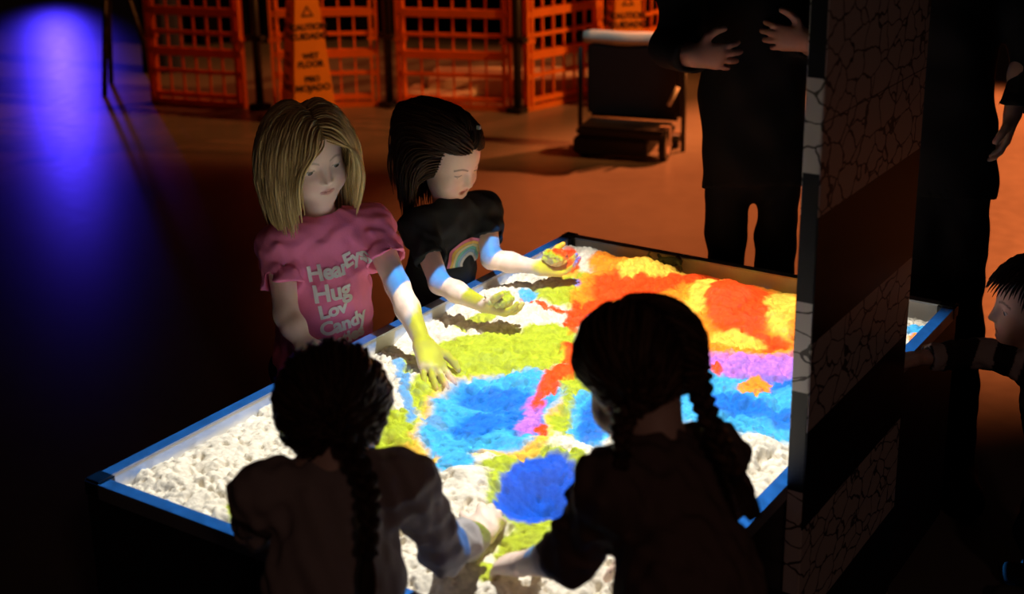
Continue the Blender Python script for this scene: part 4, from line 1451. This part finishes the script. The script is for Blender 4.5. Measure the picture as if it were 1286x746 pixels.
obj('hair_base', cap_mesh('hair_base', H, lambda d: keep(d) & (d[:, 2] > -0.7), lo, base, 0.003), M['hair'], hr)
b_, end, Ct, Ut, Wt, sh_ = braid_mesh('braid', [H.p(0.056, -0.050, -0.030), (0.532, -0.800, 0.945), (0.548, -0.828, 0.925), (0.556, -0.846, 0.905)], 0.0120, base, lo, hi, 2.6, 5, 0.2)
br = obj('braid', b_, M['hair'], hr)
tie_and_tail(hr, end, Ct, Ut, Wt, sh_, base, lo, hi, 6, 0.9)
b_, end, Ct, Ut, Wt, sh_ = braid_mesh('braid', [H.p(-0.060, -0.060, -0.010), (0.592, -0.690, 0.952), (0.640, -0.730, 0.908), (0.675, -0.748, 0.872), (0.703, -0.757, 0.836)], 0.0120, base, lo, hi, 4.4, 7, 0.26)
br = obj('braid', b_, M['hair'], hr)
tie_and_tail(hr, end, Ct, Ut, Wt, sh_, base, lo, hi, 8, 1.2)

# ---- boy with striped sleeves at the far right corner
by = dict(head=(0.725, 0.647, 0.670), shL=(0.769, 0.551, 0.568), shR=(0.752, 0.701, 0.572), pelvis=(0.817, 0.621, 0.360),
          elL=(0.657, 0.531, 0.594), wrL=(0.552, 0.412, 0.600), elR=(0.827, 0.746, 0.470), wrR=(0.832, 0.731, 0.350))
tf = facing(186)
legs(by, tf, 0.78, width=0.055)
hf = facing(205, 4)
P, H, j, base, tf, mid = person(dict(
    label='small boy in black and grey striped sleeves leaning on the far right corner', s=0.80, h=0.0034, j=by, torso_fwd=tf, head_fwd=hf, head_up=up_of(hf, 0),
    hs=0.95, skin=(0.72, 0.50, 0.40), brow=(0.03, 0.02, 0.02), lids=(-0.5, 0.35), gaze=facing(205, 12), mouth=0.006,
    handL=dict(d=(-0.65, -0.75, -0.1), n=(0, 0, -1), th=(-0.75, 0.65, 0), curl=(0.2, 0.2, 0.25, 0.3), s=0.82),
    handR=dict(d=(-0.95, -0.2, -0.2), n=(0, 0, -1), th=(0, -0.9, 0), curl=(0.3, 0.3, 0.3, 0.3), s=0.82)))
def stripes(v):
    c = np.tile(A3((0.02, 0.02, 0.024)), (len(v), 1))
    g = A3((0.50, 0.48, 0.48))
    for sd in ('L', 'R'):
        a, b, w = j['sh' + sd], j['el' + sd], j['wr' + sd]
        for p0, p1, t0, t1 in ((a, b, 0.30, 0.46), (a, b, 0.80, 1.10), (b, w, 0.0, 0.08), (b, w, 0.62, 0.80)):
            t = (v - p0) @ (p1 - p0) / ((p1 - p0) @ (p1 - p0))
            dd = np.linalg.norm(v - p0 - t[:, None] * (p1 - p0), axis=1)
            m = (t > t0) & (t < t1) & (dd < 0.06)
            c[m] = g
    m = (v[:, 2] > 0.475) & (v[:, 2] < 0.515); c[m] = g
    return c
shirt(P, j, tf, mid, base, 0.80, stripes, 1.80, 0.0034, 0, wr=(0.002, 120, 18), loose=1.0, low=0.2)
trousers(P, j, tf, base, 0.80, (0.02, 0.02, 0.03), 0.006)
shoes(P, j, tf, base, 0.80, (0.1, 0.1, 0.1), 0.006)
keep = lambda d: ~((d[:, 1] > 0.38) & (d[:, 2] < 0.55)) & (d[:, 2] > -0.55)
def short_hair(H, base, seed, lo, hi, n0=1300, steps=5, step=0.0095):
    d, roots = scalp_roots(H, n0, keep)
    loc = np.stack([d[:, 0] * 0.4, 0.5 * (d[:, 2] > 0.3) - 0.3, -0.4 * (d[:, 2] < 0.4) - 0.1 + 0 * d[:, 0]], 1) + d * 0.08
    loc -= d * (np.sum(loc * d, 1) - 0.12)[:, None]
    D = loc @ H.R.T; D /= np.linalg.norm(D, axis=1)[:, None]
    paths = grow(roots, D, steps, step, 0.30, head_cols(H, 0.004), 0.004, 0.05, seed)
    return locks_mesh('hair', paths, 0.0024, hair_colors(len(d), lo, hi, seed), base, 4, 0.2)
hr = obj('hair', short_hair(H, base, 41, (0.012, 0.009, 0.008), (0.03, 0.02, 0.016)), M['hair'], P)
obj('hair_base', cap_mesh('hair_base', H, keep, (0.015, 0.01, 0.008), base, 0.003), M['hair'], hr)

# ---- grown-up in black behind the far end, hands before the belly
BLK = (0.006, 0.006, 0.007)
ad = dict(head=(-0.165, 1.120, 1.600), shL=(-0.055, 1.262, 1.365), shR=(-0.300, 1.070, 1.365), pelvis=(-0.085, 1.035, 0.830),
          elR=(-0.268, 0.930, 1.085), wrR=(-0.172, 0.840, 1.094), elL=(0.020, 1.185, 1.085), wrL=(0.040, 1.055, 1.116))
tf = facing(-57)
legs(ad, tf, 1.5, width=0.046)
ad['knR'] = A3((-0.112, 0.945, 0.45)); ad['knL'] = A3((-0.004, 1.015, 0.45))
P, H, j, base, tf, mid = person(dict(
    label='grown-up in black standing behind the far end, hands before the belly', s=1.5, h=0.0042, j=ad, torso_fwd=tf, head_fwd=facing(-60, 25), head_up=up_of(facing(-60, 25), 0),
    hs=1.12, ls=0.85, skin=(0.32, 0.17, 0.13), brow=(0.05, 0.03, 0.02),
    handR=dict(d=(0.86, 0.48, -0.05), n=(-0.4, 0.8, -0.1), th=(0.25, 0.2, 0.9), curl=(0.32, 0.36, 0.38, 0.40), spread=0.16, thumb=0.8, grip=0.1, s=1.12),
    handL=dict(d=(-0.86, -0.45, 0.10), n=(-0.4, 0.8, -0.1), th=(0.25, 0.2, 0.9), curl=(0.32, 0.36, 0.38, 0.40), spread=0.16, thumb=0.8, grip=0.1, s=1.12)))
shirt(P, j, tf, mid, base, 1.42, BLK, 1.92, 0.007, 0, wr=(0.006, 30, 22), loose=1.0, low=0.25, flare=0.9, name='jumper')
trousers(P, j, tf, base, 1.22, BLK, 0.006, lw=0.70)
shoes(P, j, tf, base, 1.4, BLK, 0.008)
hr = obj('hair', short_hair(H, base, 51, (0.012, 0.009, 0.008), (0.03, 0.02, 0.016), 900), M['hair'], P)
obj('hair_base', cap_mesh('hair_base', H, keep, (0.015, 0.01, 0.008), base, 0.003), M['hair'], hr)

# ---- second grown-up in black, right of the upright board
a2 = dict(head=(0.350, 1.190, 1.610), shL=(0.455, 1.235, 1.350), shR=(0.255, 1.130, 1.350), pelvis=(0.385, 1.085, 0.850),
          elL=(0.545, 1.190, 1.120), wrL=(0.540, 1.115, 0.975), elR=(0.215, 1.110, 1.080), wrR=(0.225, 1.090, 0.870), feet=(0.440, 1.000, 0))
tf = facing(-62)
legs(a2, tf, 1.3, width=0.036)
P, H, j, base, tf, mid = person(dict(
    label='grown-up in black behind the right corner, one arm hanging down', s=1.22, h=0.0046, j=a2, torso_fwd=tf, head_fwd=facing(-62, 20), head_up=up_of(facing(-62, 20), 0),
    hs=1.12, ls=1.0, skin=(0.42, 0.26, 0.20), brow=(0.05, 0.03, 0.02),
    handL=dict(d=(-0.1, -0.3, -0.95), n=(-0.8, -0.3, 0), th=(0.3, -0.9, 0), s=1.1), handR=dict(d=(0.1, -0.2, -0.95), n=(0.8, 0, 0), th=(0.2, -0.9, 0), s=1.35)))
shirt(P, j, tf, mid, base, 1.24, BLK, 1.94, 0.007, 0, wr=(0.006, 30, 27), loose=1.0, low=0.25, name='jumper')
trousers(P, j, tf, base, 1.10, BLK, 0.007)
shoes(P, j, tf, base, 1.4, BLK, 0.008)
hr = obj('hair', short_hair(H, base, 61, (0.012, 0.009, 0.008), (0.03, 0.02, 0.016), 900), M['hair'], P)
obj('hair_base', cap_mesh('hair_base', H, keep, (0.015, 0.01, 0.008), base, 0.003), M['hair'], hr)

# ================================================================== the far side of the hall
def barrier(a, b, label):
    """orange moulded barrier panel: stiles, rails and bars each a piece"""
    a, b = Vector(a), Vector(b)
    w = (b - a).length
    e = empty('barrier_panel', (a.x, a.y, 0), math.atan2(b.y - a.y, b.x - a.x))
    tag(e, label, 'barrier', 'orange barrier panels')
    hgt = 1.02
    mo = M['orange_plastic']
    st = None
    for x0 in (0.0, w - 0.05):
        bm = bmesh.new()
        add_box(bm, (x0, -0.02, 0.0), (x0 + 0.016, 0.02, hgt)); add_box(bm, (x0 + 0.034, -0.02, 0.0), (x0 + 0.05, 0.02, hgt))
        for z in (0.0, 0.18, 0.30, 0.415, 0.53, 0.66, 0.78, 0.90, 0.99):
            add_box(bm, (x0 + 0.016, -0.016, z), (x0 + 0.034, 0.016, z + 0.03))
        add_box(bm, (x0 - 0.008, -0.024, 0.385), (x0 + 0.058, 0.024, 0.405))
        obj('stile', bm_mesh('stile', bm), mo, e)
    me = box_mesh('bar', (-0.0045, -0.007, 0.03), (0.0045, 0.007, hgt - 0.02)); me.materials.append(mo)
    for k in range(1, 6):
        obj('bar', me, None, e, (0.05 + (w - 0.1) * k / 6, 0, 0))
    for z0, z1, dp in ((0.0, 0.028, 0.02), (0.046, 0.072, 0.018), (0.188, 0.208, 0.013), (0.29, 0.335, 0.02), (0.415, 0.435, 0.013), (0.525, 0.57, 0.02),
                       (0.650, 0.670, 0.013), (0.76, 0.805, 0.02), (0.88, 0.90, 0.013), (0.985, 1.02, 0.02)):
        obj('rail', box_mesh('rail', (0.05, -dp, z0), (w - 0.05, dp, z1)), mo, e)
    return e


barrier((-4.84, 3.275), (-4.235, 3.425), 'orange grid barrier panel at the far left end of the row')
barrier((-4.09, 3.50), (-3.60, 3.86), 'dim orange grid barrier panel standing behind the tall cone')
barrier((-3.49, 3.885), (-2.865, 4.115), 'orange grid barrier panel behind the rainbow girl\'s head')
barrier((-2.795, 4.15), (-2.645, 4.73), 'bright orange barrier panel turned sideways left of the wheeled seat')
barrier((-2.60, 4.84), (-2.56, 5.44), 'orange barrier panel behind the pale roll and second cone')


def post(x, y, label):
    e = empty('hinge_post', (x, y, 0))
    tag(e, label, 'post', 'black posts between barriers')
    obj('pole', tube_mesh('pole', [(0, 0, 0.0), (0, 0, 1.05)], 0.024, 14), M['black_plastic'], e)
    for z in (0.395, 0.86):
        obj('collar', box_mesh('collar', (-0.058, -0.03, z), (0.058, 0.03, z + 0.03), 0.004), M['black_plastic'], e)
    obj('base', box_mesh('base', (-0.05, -0.05, 0.0), (0.05, 0.05, 0.03), 0.006), M['black_plastic'], e)


post(-4.16, 3.46, 'black post right of the far left barrier panel')
post(-3.545, 3.875, 'black post between the dim panel and the next barrier')
post(-2.825, 4.115, 'black post at the bend before the sideways barrier panel')


def cone_sign(x, y, rz, s, label):
    """tall four-sided caution tower with print on its faces"""
    e = empty('caution_cone', (x, y, 0), rz)
    tag(e, label, 'cone', 'tall yellow caution cones')
    H_, b0, t0 = 0.92 * s, 0.125 * s, 0.05 * s
    bm = bmesh.new()
    add_box(bm, (-0.16 * s, -0.16 * s, 0), (0.16 * s, 0.16 * s, 0.03 * s), 0.006)
    obj('base', bm_mesh('base', bm), M['yellow_plastic'], e)
    bm = bmesh.new()
    rings = []
    for z, r in ((0.03 * s, b0), (H_, t0), (H_ + 0.015 * s, t0 * 0.8)):
        ring = [bm.verts.new((sx * r, sy * r, z)) for sx, sy in ((-1, -1), (1, -1), (1, 1), (-1, 1))]
        rings.append(ring)
    for A, B in zip(rings, rings[1:]):
        for k in range(4):
            bm.faces.new((A[k], A[(k + 1) % 4], B[(k + 1) % 4], B[k]))
    bm.faces.new(rings[-1]); bm.faces.new(rings[0][::-1])
    bmesh.ops.bevel(bm, geom=list(bm.edges), offset=0.008 * s, segments=2, affect='EDGES')
    obj('tower', bm_mesh('tower', bm), M['yellow_plastic'], e)
    obj('handle', tube_mesh('handle', [(-0.03 * s, 0, H_), (-0.03 * s, 0, H_ + 0.04), (0.03 * s, 0, H_ + 0.04), (0.03 * s, 0, H_)], 0.009 * s, 8), M['yellow_plastic'], e)
    slope = math.atan2(b0 - t0, H_ - 0.03 * s)
    for face in range(4):
        for txt, z, size in (('CAUTION', 0.505, 0.045), ('CUIDADO', 0.455, 0.045), ('WET', 0.35, 0.042), ('FLOOR', 0.305, 0.045), ('PISO', 0.225, 0.042), ('MOJADO', 0.175, 0.048)):
            cu = text_mesh(txt, size * s, 0.0022)
            xs = [v.co.x for v in cu.vertices]; cx = (min(xs) + max(xs)) / 2
            for v in cu.vertices:
                zz = z * s + v.co.y
                r = b0 + (t0 - b0) * (zz - 0.03 * s) / (H_ - 0.03 * s) + 0.0025
                p = Vector((v.co.x - cx, -r, zz))
                v.co = Matrix.Rotation(face * math.pi / 2, 3, 'Z') @ p
            obj('lettering', cu, M['black_print'], e)
        bm = bmesh.new()
        zc, hh = 0.60 * s, 0.036 * s
        pts = [(-0.036 * s, zc - hh * 0.7), (0.036 * s, zc - hh * 0.7), (0, zc + hh)]
        inn = [(-0.022 * s, zc - hh * 0.45), (0.022 * s, zc - hh * 0.45), (0, zc + hh * 0.6)]
        def vv(q):
            r = b0 + (t0 - b0) * (q[1] - 0.03 * s) / (H_ - 0.03 * s) + 0.0025
            return bm.verts.new(Matrix.Rotation(face * math.pi / 2, 3, 'Z') @ Vector((q[0], -r, q[1])))
        o_ = [vv(q) for q in pts]; i_ = [vv(q) for q in inn]
        for k in range(3): bm.faces.new((o_[k], o_[(k + 1) % 3], i_[(k + 1) % 3], i_[k]))
        obj('warning_triangle', bm_mesh('warning_triangle', bm), M['black_print'], e)


cone_sign(-3.76, 3.42, math.radians(58), 1.0, 'tall yellow caution cone behind the pink shirt girl\'s head')
cone_sign(-2.42, 4.60, math.radians(44), 1.0, 'tall yellow caution cone standing behind the wheeled seat\'s pale roll')

# low wheeled seat with a pale roll over its back
ws = empty('wheeled_seat', (-1.92, 3.74, 0), math.radians(14))
tag(ws, 'low black wheeled seat with a pale roll along its top', 'seat')
bm = bmesh.new()
pts = [(-0.235 + 0.52 * k / 12, 0.01 * math.sin(k), 0.55) for k in range(13)]
add_tube(bm, pts, [0.026] + [0.035] * 11 + [0.026], 16)
obj('bolster', bm_mesh('bolster', bm, True), M['pale_cloth'], ws)
bm = bmesh.new(); add_box(bm, (-0.21, -0.03, 0.15), (0.27, 0.04, 0.53), 0.02)
obj('backrest', bm_mesh('backrest', bm), M['black_plastic'], ws)
bm = bmesh.new(); add_box(bm, (-0.20, -0.26, 0.10), (0.25, -0.03, 0.15), 0.015)
obj('seat', bm_mesh('seat', bm), M['black_plastic'], ws)
bm = bmesh.new(); add_box(bm, (-0.21, -0.27, 0.02), (0.16, 0.03, 0.10), 0.01)
obj('base', bm_mesh('base', bm), M['black_plastic'], ws)
obj('handle_post', tube_mesh('handle_post', [(-0.245, -0.02, 0.0), (-0.245, -0.02, 0.50)], 0.012, 10), M['black_plastic'], ws)
obj('handle_post', tube_mesh('handle_post', [(0.285, -0.02, 0.0), (0.285, -0.02, 0.50)], 0.012, 10), M['black_plastic'], ws)
for x, y in ((0.235, -0.20), (-0.16, -0.22), (-0.16, 0.05), (0.235, 0.05)):
    bm = bmesh.new()
    r = 0.072 if (x, y) == (0.235, -0.20) else 0.03
    add_tube(bm, [(x - 0.016, y, r), (x + 0.016, y, r)], r, 22)
    wl = obj('wheel', bm_mesh('wheel', bm), M['rubber'], ws)
    bm = bmesh.new(); add_tube(bm, [(x - 0.018, y, r), (x + 0.018, y, r)], r * 0.62, 18)
    obj('hub', bm_mesh('hub', bm), M['wheel_grey'], wl)
    bm = bmesh.new(); add_box(bm, (x - 0.026, y - 0.01, r), (x - 0.020, y + 0.01, r * 2 + 0.02)); add_box(bm, (x + 0.020, y - 0.01, r), (x + 0.026, y + 0.01, r * 2 + 0.02)); add_box(bm, (x - 0.026, y - 0.012, r * 2 + 0.012), (x + 0.026, y + 0.012, r * 2 + 0.022))
    obj('fork', bm_mesh('fork', bm), M['wheel_grey'], wl)
obj('lever', tube_mesh('lever', [(0.235, -0.14, 0.255), (0.275, -0.12, 0.345)], 0.010, 10), M['pale_cloth'], ws)

# pale boards on the floor behind the barriers
bm = bmesh.new(); add_box(bm, (-0.48, -0.20, 0.0), (0.48, 0.20, 0.10), 0.004)
r1 = obj('floor_board', bm_mesh('floor_board', bm), M['pale_board'], None, (-3.20, 4.62, 0), math.radians(30))
tag(r1, 'pale long low board lying behind the middle barriers', 'board')
bm = bmesh.new(); add_box(bm, (-0.20, -0.14, 0.0), (0.20, 0.14, 0.045), 0.004)
r2 = obj('floor_board', bm_mesh('floor_board', bm), M['pale_board'], None, (-3.44, 4.20, 0), math.radians(14))
tag(r2, 'small pale slab on the floor close behind the middle barrier', 'board')

# black stand and dark blue cloth at the far left
stn = empty('tripod_stand', (-5.28, 3.42, 0))
tag(stn, 'thin black stand with spread legs at the far left', 'stand')
top = (0.0, 0.0, 0.85)
for p in ((0.06, -0.18, 0.0), (-0.20, 0.10, 0.0), (0.16, 0.16, 0.0)):
    obj('leg', tube_mesh('leg', [p, (p[0] * 0.12, p[1] * 0.12, 0.85)], 0.016, 10), M['black_plastic'], stn)
obj('pole', tube_mesh('pole', [(0, 0, 0.80), (0, 0, 1.5)], 0.016, 10), M['black_plastic'], stn)
obj('hub', tube_mesh('hub', [(0, 0, 0.80), (0, 0, 0.90)], 0.036, 12), M['black_plastic'], stn)
bm = bmesh.new(); prev = None
for k in range(33):
    t = k / 32
    a = t * 2 * math.pi
    r = 0.13 + 0.018 * math.sin(a * 9)
    cur = [bm.verts.new((math.cos(a) * r, math.sin(a) * r * 0.7, 0.0)), bm.verts.new((math.cos(a) * r * 0.9, math.sin(a) * r * 0.63, 1.2))]
    if prev: bm.faces.new((prev[0], cur[0], cur[1], prev[1]))
    prev = cur
    topv = cur
cl = obj('draped_cloth', bm_mesh('draped_cloth', bm, True), M['navy_cloth'], None, (-5.50, 3.98, 0), math.radians(30))
tag(cl, 'dark blue cloth hanging in folds left of the barriers', 'cloth')
